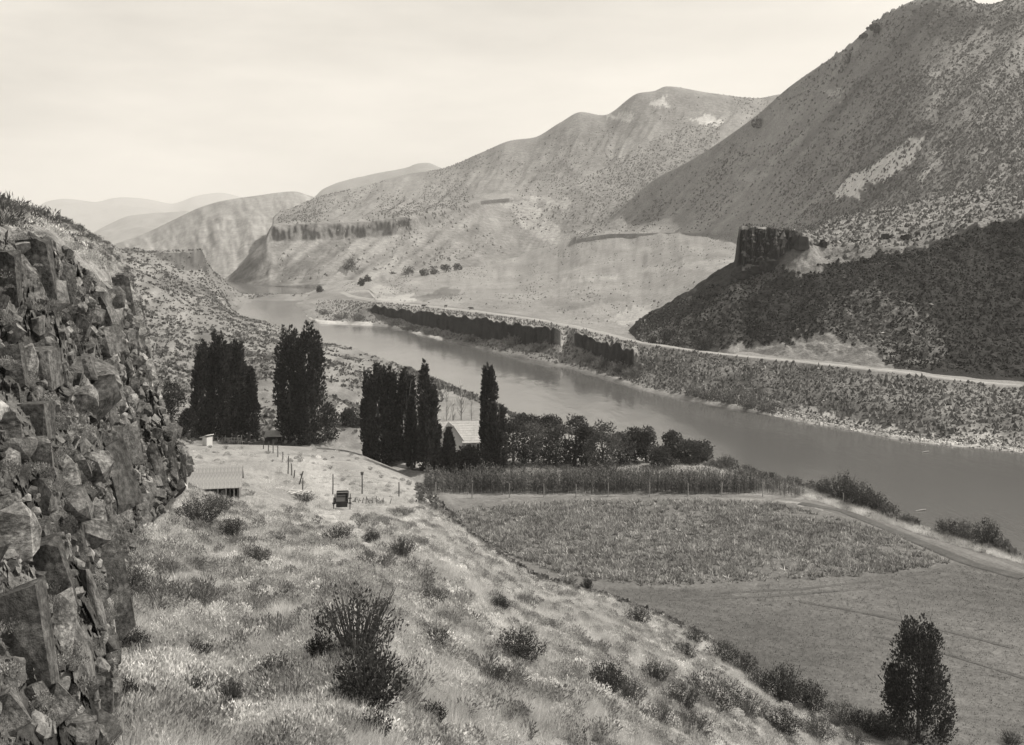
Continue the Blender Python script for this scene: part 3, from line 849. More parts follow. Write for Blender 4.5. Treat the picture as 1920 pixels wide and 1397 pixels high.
sf.Z += g * isl * np.clip((sf.Z + .2) / 4, 0, 1) * (.9 * fbm(sf.X / 14, sf.D / 18, o=4, s=81) + .35 * fbm(sf.X / 3, sf.D / 3, o=2, s=84))
sf.Z += g * (1 - isl) * np.where(K < 6, .10, 0) * fbm(sf.X / 6, sf.D / 6, o=3, s=82)
mc = (K > 6.9) & (K < 8.1) & (sf.PX < 392)
sf.D += np.where(mc, 3.0 * fbm(sf.PX / 4, K, o=3, s=83), 0)
tf = .21 + .05 * fbm(sf.X / 12, sf.D / 12, o=4, s=85)
tf = np.where(sf.PX < 760, .185 + .05 * fbm(sf.PX / 30 + sf.PY0 / 30, sf.PY0 / 20, o=4, s=86), tf)
tf = np.where(mc & (sf.PX > 290), .10 + .04 * fbm(sf.PX / 3, K * 2, o=2, s=87), tf)
tf = np.where((sf.PX > 300) & (sf.PX < 470) & (K > 5.2) & (K < 7), .12 + .04 * fbm((sf.PX - sf.PY0) / 14, sf.PY0 / 60, o=3, s=88), tf)
px_, py_ = sf.PX + 8 * fbm(sf.PX / 14, sf.PY0 / 8, o=3, s=89), sf.PY0 + 3 * fbm(sf.PX / 14, sf.PY0 / 8, o=3, s=90)
UPPER = [(800, 945), (900, 938), (1100, 934), (1300, 934), (1440, 938), (1520, 950), (1650, 985), (1760, 1030), (1800, 1055), (1600, 1085), (1400, 1100), (1200, 1105), (1080, 1105), (980, 1070), (880, 1010)]
LOWER = [(1080, 1100), (1200, 1103), (1400, 1098), (1600, 1083), (1800, 1056), (2600, 1100), (2600, 1700), (1500, 1700), (1200, 1350), (1000, 1150)]
tf = np.where(in_poly(px_, sf.PY0, LOWER) & (K < 5), .115 + .010 * np.sin((sf.X * .37 + sf.D * .93) * 2 * math.pi / 2.4) + .022 * fbm(sf.X / 16, sf.D / 16, o=3, s=91), tf)
tf = np.where(in_poly(px_, py_, UPPER), .135, tf)
tf = np.where(in_poly(px_, py_, [(560, 842), (640, 828), (760, 862), (800, 900), (760, 935), (560, 900)]), .25, tf)
tf = np.where(in_poly(px_, py_, [(1480, 932), (1560, 945), (1700, 985), (1960, 1040), (1960, 1090), (1800, 1050), (1640, 990)]), .125, tf)
tf = np.where((K > 6.1) & (K < 7), .2, tf)
terrace_o = sf.build('valley_floor_terrain', M['flat'], np.clip(tf, .05, .5))

# ---- near slope below the camera
cn = {
    -1200: [Zp(37, 3), Zp(34, 8), Zp(31, 15), Zp(28, 25), Zp(25, 40), Zp(22, 60), Zp(19, 80), Zp(16, 100), Zp(11, 130), Zp(4, 170), Zp(0, 210)],
    100: [Zp(37, 3), Zp(34, 8), (1420, 18), (1300, 24), (1150, 32), (1050, 42), (960, 55), (900, 75), (862, 105), (842, 150), Zp(0, 200)],
    300: [Zp(37, 3), Zp(34, 8), (1420, 19), (1280, 26), (1130, 36), (1020, 48), (950, 62), (905, 82), (865, 112), (836, 165), Zp(0, 210)],
    420: [Zp(37, 3), Zp(34, 8), (1420, 20), (1270, 28), (1120, 38), (1030, 50), (968, 70), (920, 92), (868, 122), (834, 172), Zp(0, 210)],
    560: [Zp(37, 3), Zp(34, 8), (1420, 20.5), (1260, 28), (1110, 40), (1020, 57), (955, 88), (905, 112), (862, 142), (838, 172), Zp(0, 208)],
    640: [Zp(37, 3), Zp(34, 8), (1420, 21), (1250, 28), (1100, 41), (1010, 62), (945, 100), (898, 124), (862, 150), (843, 172), Zp(0, 205)],
    720: [Zp(37, 3), Zp(34, 8), (1420, 22), (1250, 30), (1110, 43), (1018, 64), (955, 98), (918, 120), (890, 142), (872, 165), Zp(0, 195)],
    800: [Zp(37, 3), Zp(34, 8), (1420, 24), (1250, 33), (1120, 46), (1035, 66), (982, 92), (956, 110), (937, 128), (920, 148), Zp(0, 180)],
    860: [Zp(37, 3), Zp(34, 8.5), (1420, 25), (1255, 34), (1135, 47), (1060, 66), (1015, 88), (995, 105), (985, 120), (980, 136), Zp(1, 160)],
    930: [Zp(37, 3), Zp(34, 9), (1420, 27), (1265, 36), (1160, 50), (1092, 68), (1060, 86), (1046, 102), (1040, 114), (1037, 123), Zp(1, 145)],
    1020: [Zp(37, 3), Zp(33.5, 9.5), (1420, 29), (1280, 38), (1190, 52), (1130, 72), (1103, 90), (1091, 103), (1087, 110), (1085, 114.5), Zp(1, 134)],
    1150: [Zp(37, 3), Zp(33, 10), (1420, 33), (1300, 43), (1220, 58), (1168, 76), (1143, 90), (1131, 100), (1127, 105), (1125, 108), Zp(1, 126)],
    1240: [Zp(37, 3), Zp(32.5, 11), (1420, 37), (1320, 48), (1250, 62), (1203, 77), (1177, 88), (1166, 96), (1161, 101), (1159, 103), Zp(1, 120)],
    1350: [Zp(37, 3), Zp(32, 12), (1425, 44), (1345, 55), (1285, 67), (1245, 78), (1226, 87), (1219, 92), (1216, 95), (1214, 96), Zp(1, 111)],
    1480: [Zp(37, 3), Zp(30, 15), (1440, 56), (1380, 64), (1340, 72), (1318, 78), (1308, 82), (1303, 84.5), (1301, 86), (1300, 86.5), Zp(1, 98)],
    1620: [Zp(37, 3), Zp(28, 18), (1480, 62), (1425, 69), (1395, 74), (1382, 76.5), (1376, 78), (1373, 79), (1371, 79.5), (1370, 80), Zp(1, 90)],
    1720: [Zp(37, 3), Zp(27, 20), (1520, 60), (1460, 67), (1425, 72), (1412, 74), (1405, 75.5), (1401, 76.3), (1398, 77), (1396, 77.5), Zp(1, 87)],
    1960: [Zp(37, 3), Zp(25, 22), (1620, 56), (1560, 62), (1500, 67), (1480, 69), (1465, 70.5), (1458, 71.5), (1452, 72.5), (1448, 73.5), Zp(1, 82)],
    2900: [Zp(37, 3), Zp(24, 20), Zp(15, 32), Zp(11, 38), Zp(9, 42), Zp(7, 46), Zp(6, 50), Zp(5, 54), Zp(4.5, 57), Zp(4, 60), Zp(1, 70)],
}
sn = Sheet(cn, 3.5, [3, 8, 30, 34, 30, 26, 24, 20, 16, 6], lo=-300, hi=2300)
g = np.clip(sn.K / 2, 0, 1) * np.clip((9.3 - sn.K) / 1.0, 0, 1)
sn.Z += g * (.22 * fbm(sn.X / 5, sn.D / 5, o=3, s=101) + .10 * fbm(sn.X / 1.1, sn.D / 1.1, o=3, s=102))
tn = .25 + .04 * fbm(sn.X / 8, sn.D / 8, o=4, s=103)
px_, py_ = sn.PX + 8 * fbm(sn.PX / 16, sn.PY0 / 10, o=3, s=104), sn.PY0 + 4 * fbm(sn.PX / 16, sn.PY0 / 10, o=3, s=105)
YARD = [(345, 838), (480, 832), (560, 838), (640, 842), (760, 885), (800, 930), (790, 955), (700, 962), (620, 985), (560, 955), (480, 950), (450, 900), (350, 900)]
tn = np.where(in_poly(px_, py_, YARD), .255 + .03 * fbm(sn.X / 4, sn.D / 4, o=3, s=106), tn)
for poly in ([(590, 960), (640, 962), (700, 1020), (690, 1035), (640, 1000), (600, 975)], [(560, 860), (590, 850), (625, 880), (650, 930), (620, 950), (570, 900)],
             [(880, 1090), (900, 1085), (1010, 1200), (1000, 1215), (960, 1180)], [(850, 1270), (900, 1265), (960, 1320), (940, 1335)]):
    tn = np.where(in_poly(px_, py_, poly), .31, tn)
slope_o = sn.build('near_slope', M['slope'], np.clip(tn, .05, .5))

# ---- rest of the country, out to the horizon, below everything that can be seen
ang = np.linspace(0, 2 * math.pi, 97)[:-1]
rad = np.array([1, 60, 200, 800, 2500, 7000, 13500])
V = np.array([(r * math.sin(a), r * math.cos(a), -4.0) for r in rad for a in ang])
n = len(ang)
F = [(i * n + k, i * n + (k + 1) % n, (i + 1) * n + (k + 1) % n, (i + 1) * n + k) for i in range(len(rad) - 1) for k in range(n)]
put('ground', make_mesh('ground', V, np.array(F), True, .24), M['far'], kind='structure')

# ---- river
wm, N, L, bs = new_mat('river_water')
bs.inputs['Base Color'].default_value = (.10, .10, .10, 1)
bs.inputs['Roughness'].default_value = .16
bs.inputs['IOR'].default_value = 1.33
tcn = N.new('ShaderNodeTexCoord')
mpn = N.new('ShaderNodeMapping')
mpn.inputs['Rotation'].default_value = (0, 0, math.radians(-27))
mpn.inputs['Scale'].default_value = (1.0, .35, 1)
L.new(tcn.outputs['Object'], mpn.inputs[0])
prev = None
for sc, dist in ((.25, .16), (1.3, .04)):
    n_ = N.new('ShaderNodeTexNoise')
    n_.inputs['Scale'].default_value = sc
    n_.inputs['Detail'].default_value = 4
    L.new(mpn.outputs[0], n_.inputs['Vector'])
    b_ = N.new('ShaderNodeBump')
    b_.inputs['Strength'].default_value = .5
    b_.inputs['Distance'].default_value = dist
    L.new(n_.outputs[0], b_.inputs['Height'])
    if prev:
        L.new(prev.outputs[0], b_.inputs['Normal'])
    prev = b_
L.new(prev.outputs[0], bs.inputs['Normal'])
n_ = N.new('ShaderNodeTexNoise')
n_.inputs['Scale'].default_value = .018
n_.inputs['Detail'].default_value = 3
L.new(mpn.outputs[0], n_.inputs['Vector'])
r_ = N.new('ShaderNodeMapRange')
r_.inputs['From Min'].default_value = .35
r_.inputs['From Max'].default_value = .65
r_.inputs['To Min'].default_value = .08
r_.inputs['To Max'].default_value = .20
L.new(n_.outputs[0], r_.inputs[0])
L.new(r_.outputs[0], bs.inputs['Roughness'])
xs, ys = np.linspace(-420, 420, 29), np.linspace(60, 985, 38)
gx, gy = np.meshgrid(xs, ys)
V = np.stack([gx.ravel(), gy.ravel(), np.zeros(gx.size)], 1)
i = np.arange(gx.size).reshape(gx.shape)
F = np.stack([i[:-1, :-1], i[:-1, 1:], i[1:, 1:], i[1:, :-1]], -1).reshape(-1, 4)
put('river', make_mesh('river', V, F, True), wm, kind='structure')


# ---- roads and tracks: strips that lie on a sheet
def strip(name, sheet, pts, width, lift, mat, tone, n=60, rut=0.0, across=None):
    """pts photo pixels along the middle line"""
    pts = np.asarray(pts, dtype=float)
    q = np.linspace(0, len(pts) - 1, n)
    c = np.array([sheet.hit(np.interp(t, np.arange(len(pts)), pts[:, 0]), np.interp(t, np.arange(len(pts)), pts[:, 1])) for t in q])
    for _ in range(2):
        c[1:-1] = (c[:-2] + c[1:-1] * 2 + c[2:]) / 4
    t = np.gradient(c, axis=0)
    nrm = np.stack([-t[:, 1], t[:, 0]], 1)
    nrm /= np.linalg.norm(nrm, axis=1)[:, None] + 1e-9
    offs = np.array([-.5, -.36, -.24, -.1, .1, .24, .36, .5])
    dz = np.array([-.35, 0, -rut, 0, 0, -rut, 0, -.35])
    V = []
    for i in range(n):
        wob = 1 + .12 * math.sin(i * .9) * math.sin(i * .37)
        for o_, z_ in zip(offs, dz):
            x, y = c[i, 0] + nrm[i, 0] * o_ * width * wob, c[i, 1] + nrm[i, 1] * o_ * width * wob
            V.append((x, y, sheet.ground(x, y) + lift + z_))
    m = len(offs)
    F = [(i * m + k, (i + 1) * m + k, (i + 1) * m + k + 1, i * m + k + 1) for i in range(n - 1) for k in range(m - 1)]
    return put(name, make_mesh(name, np.array(V), np.array(F), True, tone), mat, kind='structure')
# ------------------------------------------------------------------ rock cliff on the left
cc = {
    -700: [Zp(33, 5), Zp(36, 6.5), Zp(39, 8.5), Zp(42, 12), Zp(45, 18), Zp(47, 30), Zp(47, 45), Zp(47, 80), Zp(44, 140)],
    -200: [(1450, 12), (1150, 14), (930, 16), (690, 19), (440, 23), (360, 30), (338, 68), (330, 100), (350, 160)],
    0: [(1450, 14.5), (1150, 16.5), (930, 18.5), (690, 21.5), (445, 25), (412, 30), (392, 50), (381, 90), (390, 160)],
    60: [(1430, 15.2), (1150, 17.2), (930, 19.5), (690, 23), (448, 27), (428, 33), (410, 55), (398, 100), (405, 180)],
    100: [(1410, 16), (1150, 18), (930, 20.5), (690, 24.5), (462, 29), (442, 36), (424, 60), (411, 110), (415, 200)],
    150: [(1400, 17), (1150, 19.5), (940, 23), (700, 29), (510, 34), (475, 45), (452, 75), (433, 120), (435, 220)],
    190: [(1395, 18), (1150, 21), (955, 27), (720, 34), (545, 40), (495, 55), (470, 90), (453, 150), (455, 240)],
    203: [(1385, 19), (1135, 23), (970, 31), (735, 38), (560, 43), (502, 62), (474, 100), (458, 165), (460, 260)],
    212: [(1130, 33), (1060, 38), (960, 43), (755, 47), (575, 50), (515, 75), (482, 120), (464, 200), (470, 300)],
    232: [(1080, 40), (1010, 44), (930, 48), (765, 51), (592, 54), (535, 80), (505, 130), (490, 200), (500, 300)],
    250: [(1050, 45), (985, 48), (900, 51), (770, 55), (615, 59), (570, 85), (545, 130), (535, 200), (560, 300)],
    275: [(1000, 51), (950, 53), (880, 56), (785, 60), (690, 66), (660, 95), (640, 140), (640, 200), (680, 280)],
    300: [(965, 55), (930, 56.5), (880, 58.5), (800, 62), (765, 70), (755, 100), (760, 140), (780, 190), Zp(0, 260)],
    322: [(935, 58), (912, 59.5), (870, 61), (826, 64), (820, 72), (815, 100), (815, 135), (825, 170), Zp(0, 230)],
    342: [(920, 61), (902, 62), (880, 63), (846, 65), (852, 75), (850, 100), (845, 140), (842, 170), Zp(3, 200)],
    352: [(918, 62), (912, 63), (910, 64), (908, 66), (905, 75), (890, 95), (865, 120), (850, 150), Zp(2, 190)],
}
sc = Sheet(cc, 2.0, [55, 55, 55, 55, 14, 14, 14, 8], lo=-420)
P, nn = sc.normals()
K = sc.K
rock = np.clip((4.35 - K) / .35, 0, 1) * np.clip((350 - sc.PX) / 6, 0, 1)
sh0 = P.shape[:2]
Q = P.reshape(-1, 3).copy()
Q += .35 * np.stack([fbm(Q[:, 0] * .6, Q[:, 1] * .6, Q[:, 2] * .6, o=2, s=s_) for s_ in (111, 112, 113)], 1)
cut = Q @ np.array([[1, 0, .12], [0, 1, .05], [-.2, .1, 1]])
_, nf = P, nn.reshape(-1, 3)
e1, e2, r2, v2 = worley(cut * np.array([1.5, 1.3, 1.0]), 202)
blk2 = (r2[:, 0] - .5) * .5 + ((r2[:, 1:] - .5) * v2).sum(1) * .9
f1, f2, r3, v3 = worley(cut * np.array([4.1, 3.7, 3.3]), 203)
blk3 = (r3[:, 0] - .5) * .16 + ((r3[:, 1:] - .5) * v3).sum(1) * .5
big = fbm(Q[:, 0] / 3, Q[:, 1] / 3, Q[:, 2] / 5, o=3, s=114)
disp = blk2 * .8 + blk3 * .8 + .6 * big + .03 * fbm(Q[:, 0] * 5, Q[:, 1] * 5, Q[:, 2] * 5, o=2, s=115) - .1
scl = np.clip(sc.D / 34, .5, 1.3).ravel()
disp = disp * scl * rock.ravel()
out = np.broadcast_to(np.array([.42, -.84, .34]), nf.shape)
V = P.reshape(-1, 3) + out * disp[:, None]
grassy = (1 - rock).ravel()
V[:, 2] += grassy * np.clip((sc.K.ravel() - 4) / .6, 0, 1) * (.5 * fbm(V[:, 0] / 4, V[:, 1] / 6, o=3, s=116)) * np.clip((352 - sc.PX.ravel()) / 20, 0, 1)
tcl = .085 + .06 * (r2[:, 3] - .5) + .04 * (r3[:, 3] - .5) + .06 * fbm(Q[:, 0] / 2, Q[:, 1] / 2, Q[:, 2] / 2, o=4, s=117)
ledge = np.clip((nf * np.sign((nf[:, 2:3]))).T[2], 0, 1)
tcl = tcl * rock.ravel() + grassy * (.21 + .05 * fbm(V[:, 0] / 6, V[:, 1] / 8, o=4, s=118))
cliff_o = sc.build('basalt_cliff', M['rock'], np.clip(tcl, .03, .4).reshape(sh0), smooth=False, V=V)
cliffV, cliffN = V.reshape(*sh0, 3), out.reshape(*sh0, 3)

# ---- the blocks the cliff is made of: angular convex pieces, each one a part of the cliff
import bmesh


def rock_proto(r, asp):
    bm = bmesh.new()
    if r.random() < .6:
        for _ in range(r.integers(14, 26)):
            q = r.normal(size=3)
            q = q / (np.sum(np.abs(q) ** 3.2) ** (1 / 3.2)) * r.uniform(.78, 1.05)
            q[2] += .18 * q[0]
            bm.verts.new(q * asp * .5)
    for sx_ in ((-1, 1) if not bm.verts else ()):
        for sy_ in (-1, 1):
            for sz_ in (-1, 1):
                q = np.array([sx_, sy_, sz_]) * r.uniform(.62, 1.0, 3)
                bm.verts.new(q * asp * .5)
                if r.random() < .75:
                    q2 = np.array([sx_ * r.uniform(.3, .8), sy_ * r.uniform(.8, 1.05), sz_ * r.uniform(.75, 1.0)])
                    bm.verts.new(q2 * asp * .5)
    res = bmesh.ops.convex_hull(bm, input=bm.verts[:])
    loose = [v for v in bm.verts if not v.link_faces]
    bmesh.ops.delete(bm, geom=loose, context='VERTS')
    bmesh.ops.dissolve_limit(bm, angle_limit=math.radians(9), verts=bm.verts[:], edges=bm.edges[:])
    bmesh.ops.triangulate(bm, faces=bm.faces[:])
    me = bpy.data.meshes.new('basalt_block')
    bm.to_mesh(me)
    bm.free()
    a_ = me.attributes.new('tone', 'FLOAT', 'POINT')
    a_.data.foreach_set('value', np.full(len(me.vertices), float(np.clip(.105 + .05 * r.normal(), .045, .24)), dtype=np.float32))
    me.materials.append(M['rock'])
    return me


rk = np.random.default_rng(55)
PROT = [rock_proto(rk, np.array(a)) for a in [(1, .9, 1.1), (1, .8, 1.5), (.8, .8, 2.0), (1.3, .9, .8), (1, 1, 1), (.9, .7, 1.7)] * 5]
from mathutils import Euler


def add_block(p, s_, r, proto=None, sc_=(1, 1, 1), yaw=None, tilt=(.3, .3)):
    o = bpy.data.objects.new('basalt_block', proto or PROT[r.integers(0, len(PROT))])
    COL.objects.link(o)
    o.parent = cliff_o
    o.location = p
    o.rotation_euler = Euler((r.normal() * tilt[0], r.normal() * tilt[1] - .12, (r.uniform(-.6, .9) if yaw is None else yaw)))
    o.scale = (s_ * sc_[0], s_ * sc_[1], s_ * sc_[2])
    return o


outv = np.array([.42, -.84, .34])
SPEC = [  # px, py, width, height in photo pixels, yaw: the blocks one can point to
    (70, 505, 62, 125, .2), (224, 552, 44, 84, .55), (188, 565, 46, 80, .3), (110, 545, 50, 60, .4), (72, 690, 74, 84, .1), (20, 690, 60, 90, .3),
    (48, 1200, 100, 210, .25), (24, 1010, 90, 130, .1), (150, 1240, 52, 270, .5), (182, 1150, 34, 190, .6), (96, 1080, 70, 150, .3), (110, 1330, 90, 110, .2), (20, 1350, 110, 110, 0),
    (322, 872, 26, 92, .5), (343, 884, 15, 66, .4), (292, 878, 30, 110, .5), (190, 640, 70, 60, -.2), (140, 610, 60, 60, .2), (60, 790, 80, 80, .1), (120, 900, 60, 90, .3),
    (14, 520, 46, 110, .1), (150, 690, 60, 50, .4), (10, 820, 70, 110, .2), (178, 980, 50, 90, .5), (75, 930, 60, 80, 0), (272, 930, 30, 60, .4),
]
taken = []
for px, py, wp, hp, yaw in SPEC:
    p = sc.hit(px, py)
    k = p[1] / FPX
    w_, h_ = wp * k, hp * k
    asp = 1 if h_ / w_ < 1.4 else 2
    me = PROT[rk.integers(0, 5) * 6 + (4 if asp == 1 else 2)]
    dm = np.array([v.co[:] for v in me.vertices])
    ext = dm.max(0) - dm.min(0)
    add_block(p - outv * .12 * w_, 1.0, rk, me, (w_ / ext[0], w_ * .95 / ext[1], h_ / ext[2]), yaw, (.06, .08))
    taken.append((*p, .75 * (w_ + h_) / 2))
dn = np.where((sc.K > .05) & (sc.K < 3.75) & (sc.PX < 346) & (sc.PX > -140), 1 / sc.D ** 2, 0)
Qb, _, bi, bj = sc.scatter(5200, dn, rk)
Pb = cliffV[bi, bj]
nb = len(SPEC)
for tier, (lo_, hi_, cap_) in enumerate(((.9, 1.35, 48), (.45, .9, 130), (.24, .45, 300))):
    for p in Pb:
        if nb >= cap_ or nb >= 299:
            break
        far = 960 + FPX * p[0] / p[1] > 206
        s_ = rk.uniform(lo_, hi_) * (.62 if far else 1) * np.clip(p[1] / 28, .6, 1.15)
        if all((p[0] - q[0]) ** 2 + (p[1] - q[1]) ** 2 + (p[2] - q[2]) ** 2 > (.46 * (s_ + q[3])) ** 2 for q in taken):
            add_block(p - outv * .1 * s_, s_, rk)
            taken.append((*p, s_))
            nb += 1

# loose stones and chips on the ledges and in the joints: too many to count
bmr = []
for k in range(8):
    me_ = PROT[k * 3 + 1]
    vv = np.array([v.co[:] for v in me_.vertices])
    ff = np.array([p_.vertices[:] for p_ in me_.polygons])
    bmr.append((vv, ff, np.full(len(vv), 1.0)))
dn = np.where((sc.K > .05) & (sc.K < 4.2) & (sc.PX < 350) & (sc.PX > -140), 1 / sc.D ** 2, 0) * np.where(sc.PX > 205, 2.2, 1)
Qs, _, bi, bj = sc.scatter(3000, dn, rk)
Qs = cliffV[bi, bj]
V_, F_, T_, c_ = [], [], [], 0
for p in Qs:
    vv, ff, _ = bmr[rk.integers(0, 8)]
    E = np.array(Euler((rk.normal() * .5, rk.normal() * .5, rk.random() * 6)).to_matrix())
    s_ = float(np.exp(rk.normal() * .45) * .2 * np.clip(p[1] / 30, .6, 1.7))
    V_.append((vv * s_ * np.array([1.2, 1, .8])) @ E.T + p)
    F_.append(ff + c_)
    T_.append(np.full(len(vv), float(np.clip(.125 * np.exp(rk.normal() * .35), .05, .28))))
    c_ += len(vv)
put('loose_stones', make_mesh('loose_stones', np.concatenate(V_), np.concatenate(F_), False, np.concatenate(T_)), M['rock'], parent=cliff_o, kind='stuff')
# ------------------------------------------------------------------ growing things
def nrmz(v):
    return v / (np.linalg.norm(v, axis=-1, keepdims=True) + 1e-9)


def leaf_quads(P, Dr, Ln, Wd, r):
    """one lozenge leaf (or leaf spray) per point"""
    n = len(P)
    Dr = nrmz(Dr)
    S = nrmz(np.cross(Dr, r.normal(size=(n, 3))))
    Ln = np.broadcast_to(np.asarray(Ln, float), (n,))[:, None]
    Wd = np.broadcast_to(np.asarray(Wd, float), (n,))[:, None]
    V = np.stack([P, P + Dr * Ln * .45 + S * Wd * .5, P + Dr * Ln, P + Dr * Ln * .45 - S * Wd * .5], 1).reshape(-1, 3)
    F = np.arange(4 * n).reshape(n, 4)
    return V, F


def tri_blades(P, Dr, Ln, Wd, r):
    n = len(P)
    Dr = nrmz(Dr)
    S = nrmz(np.cross(Dr, r.normal(size=(n, 3))))
    Ln = np.broadcast_to(np.asarray(Ln, float), (n,))[:, None]
    Wd = np.broadcast_to(np.asarray(Wd, float), (n,))[:, None]
    V = np.stack([P - S * Wd * .5, P + S * Wd * .5, P + Dr * Ln], 1).reshape(-1, 3)
    return V, np.arange(3 * n).reshape(n, 3)


def rep(t, k):
    return np.repeat(np.asarray(t), k)


def crown_sprays(r, h, w, n_spray, per, leaf, up=.9, base=.08, profile=None):
    """upright flame-shaped sprays of leaves: Lombardy poplar and the like"""
    V, F, T, c = [], [], [], 0
    prof = profile or (lambda t: np.interp(t, [0, .08, .3, .55, .8, .95, 1], [.6, .88, 1, 1, .92, .68, .3]))
    for i in range(n_spray):
        t0 = base + (.87 - base) * r.random() ** .9
        a = r.random() * 2 * math.pi
        R = w / 2 * prof(t0 / .87) * math.sqrt(.15 + .85 * r.random())
        ln = h * r.uniform(.13, .24)
        cx = np.array([math.cos(a) * R * .88, math.sin(a) * R * .88, t0 * h])
        out = np.array([math.cos(a), math.sin(a), 0])
        u = r.random(per)
        rad = w * .12 * np.sin(np.pi * np.clip(u, .02, 1) ** .7) * np.sqrt(r.random(per))
        b = r.random(per) * 2 * math.pi
        P = cx + np.stack([np.cos(b) * rad, np.sin(b) * rad, (u - .35) * ln], 1) + out * (u * .05 * w)[:, None]
        P[:, 2] = np.maximum(P[:, 2], base * h * .6)
        D = np.stack([np.cos(b) * .5, np.sin(b) * .5, np.full(per, up)], 1) + out * .3 + r.normal(size=(per, 3)) * .3
        v, f = leaf_quads(P, D, leaf * r.uniform(.7, 1.3, per), leaf * .55, r)
        V.append(v)
        F.append(f + c)
        c += len(v)
        T.append(rep(r.uniform(.55, 1.5, per) * r.uniform(.8, 1.2), 4))
    return np.concatenate(V), np.concatenate(F), np.concatenate(T)


def crown_clumps(r, h, w, n_cl, per, leaf, low=.25, depth=None, lean=(0, 0)):
    """rounded crown of uneven leaf clumps"""
    V, F, T, c = [], [], [], 0
    dp = depth or w
    for i in range(n_cl):
        a = r.random() * 2 * math.pi
        zc = low + (.95 - low) * r.random() ** .9
        t = (zc - low) / (.95 - low)
        R = .5 * math.sqrt(max(.05, 1 - abs(2 * t - .75) ** 2.2 / 1.8)) * math.sqrt(r.random())
        cx = np.array([math.cos(a) * R * w * .8 + lean[0] * zc, math.sin(a) * R * dp * .8 + lean[1] * zc, zc * h])
        cr_ = w * r.uniform(.13, .24)
        d = nrmz(r.normal(size=(per, 3)))
        rr = cr_ * r.random(per) ** .4
        P = cx + d * rr[:, None] * np.array([1, 1, .85])
        P[:, 2] = np.maximum(P[:, 2], low * h * .5)
        D = d + np.array([0, 0, .5]) + r.normal(size=(per, 3)) * .4
        v, f = leaf_quads(P, D, leaf * r.uniform(.7, 1.3, per), leaf * .6, r)
        V.append(v)
        F.append(f + c)
        c += len(v)
        T.append(rep(r.uniform(.55, 1.45, per) * r.uniform(.75, 1.25), 4))
    return np.concatenate(V), np.concatenate(F), np.concatenate(T)


def trunk_mb(r, h, rad, top=.85, limbs=6, spread=.25, wid=2.0, up=1.0, n=7):
    m = MB()
    pts = [(0.1 * r.normal() * i * rad, 0.1 * r.normal() * i * rad, h * top * i / 5) for i in range(6)]
    pts[0] = (0, 0, -.35)
    m.tube(pts, [rad * 1.25, rad * .95, rad * .8, rad * .6, rad * .4, rad * .15], n)
    for i in range(limbs):
        z0 = h * r.uniform(.12, .6)
        a = r.random() * 2 * math.pi
        L_ = wid * r.uniform(.3, .48)
        p0 = np.array([0, 0, z0])
        p1 = p0 + np.array([math.cos(a) * L_ * .45, math.sin(a) * L_ * .45, L_ * .7 * up])
        p2 = p0 + np.array([math.cos(a) * L_ * .8, math.sin(a) * L_ * .8, L_ * 1.7 * up])
        m.tube([p0, p1, p2], [rad * .4, rad * .28, rad * .08], 5)
    return m


def place(name, label, cat, base, group=None, rz=0.0, scale=None):
    return thing(name, label, cat, tuple(base), rz, group, scale)


def width_at(px_w, d):
    return px_w * d / FPX


# ---- Lombardy poplars round the farmhouse: (px, base row, top row, width px, leaning px, label)
POPS = [
    (381, 822, 637, 40, 0, 'dark poplar at the left edge of the clump behind the white privy'),
    (410, 824, 625, 42, 0, 'tallest dark poplar of the clump behind the white privy'),
    (441, 826, 635, 34, 0, 'slim dark poplar right of the gap in the clump behind the privy'),
    (467, 826, 682, 42, 0, 'lower broad poplar at the right end of the clump behind the privy'),
    (543, 830, 612, 52, 0, 'left half of the two-headed great poplar clump in the yard'),
    (577, 834, 608, 60, 0, 'tallest right half of the two-headed great poplar clump'),
    (690, 868, 697, 22, 0, 'thin poplar shoot at the left side of the poplars before the house'),
    (708, 872, 686, 46, 0, 'broad dark poplar over the ditch bank, left of the house'),
    (731, 868, 686, 30, 0, 'narrow poplar close behind the broad one left of the house'),
    (762, 862, 692, 36, 0, 'paler leafy poplar between the dark ones left of the house'),
    (772, 880, 740, 22, 0, 'short pointed poplar in front of the tall ones left of the house'),
    (802, 886, 671, 34, 0, 'tall slender poplar with a forked tip just left of the house'),
    (820, 888, 792, 26, 0, 'little dark poplar standing against the bright left end of the house'),
    (841, 890, 804, 25, 0, 'small dark poplar in front of the middle of the house roof'),
    (929, 884, 682, 30, -23, 'leaning slender poplar at the right end of the house'),
    (931, 888, 752, 34, 0, 'stout shorter poplar leaning on the tall one right of the house'),
]
for i, (px, pb, pt, wpx, ln, lab) in enumerate(POPS):
    r = np.random.default_rng(300 + i)
    b = sf.hit(px, pb)
    h = zr(pt, b[1]) - b[2]
    w = width_at(wpx, b[1]) * 1.04
    t = place('poplar_tree', lab, 'poplar', b, 'poplars round the farmhouse')
    put('trunk', trunk_mb(r, h, .02 * h, top=.8, limbs=7, wid=w, up=1.8).mesh('trunk', True), M['bark'], t)
    ns = int(36 + 46 * h * w / 60)
    prof = None
    if i in (10, 12, 13, 3):
        prof = lambda q: np.interp(q, [0, .15, .4, .7, 1], [.7, 1, .85, .45, .04])
    if i == 14:
        prof = lambda q: np.interp(q, [0, .1, .3, .5, .6, .8, .95, 1], [.8, .9, .8, .75, .85, .9, .5, .1])
    v, f, tt_ = crown_sprays(r, h, w, ns, 62, .6, base=.02, profile=prof)
    v[:, 0] += (v[:, 2] / h) * ln * b[1] / FPX
    if i == 14:
        v[:, 0] -= .6 * np.sin(v[:, 2] / h * 5)
    put('crown', make_mesh('crown', v, f, False, tt_), M['poplar'], t)

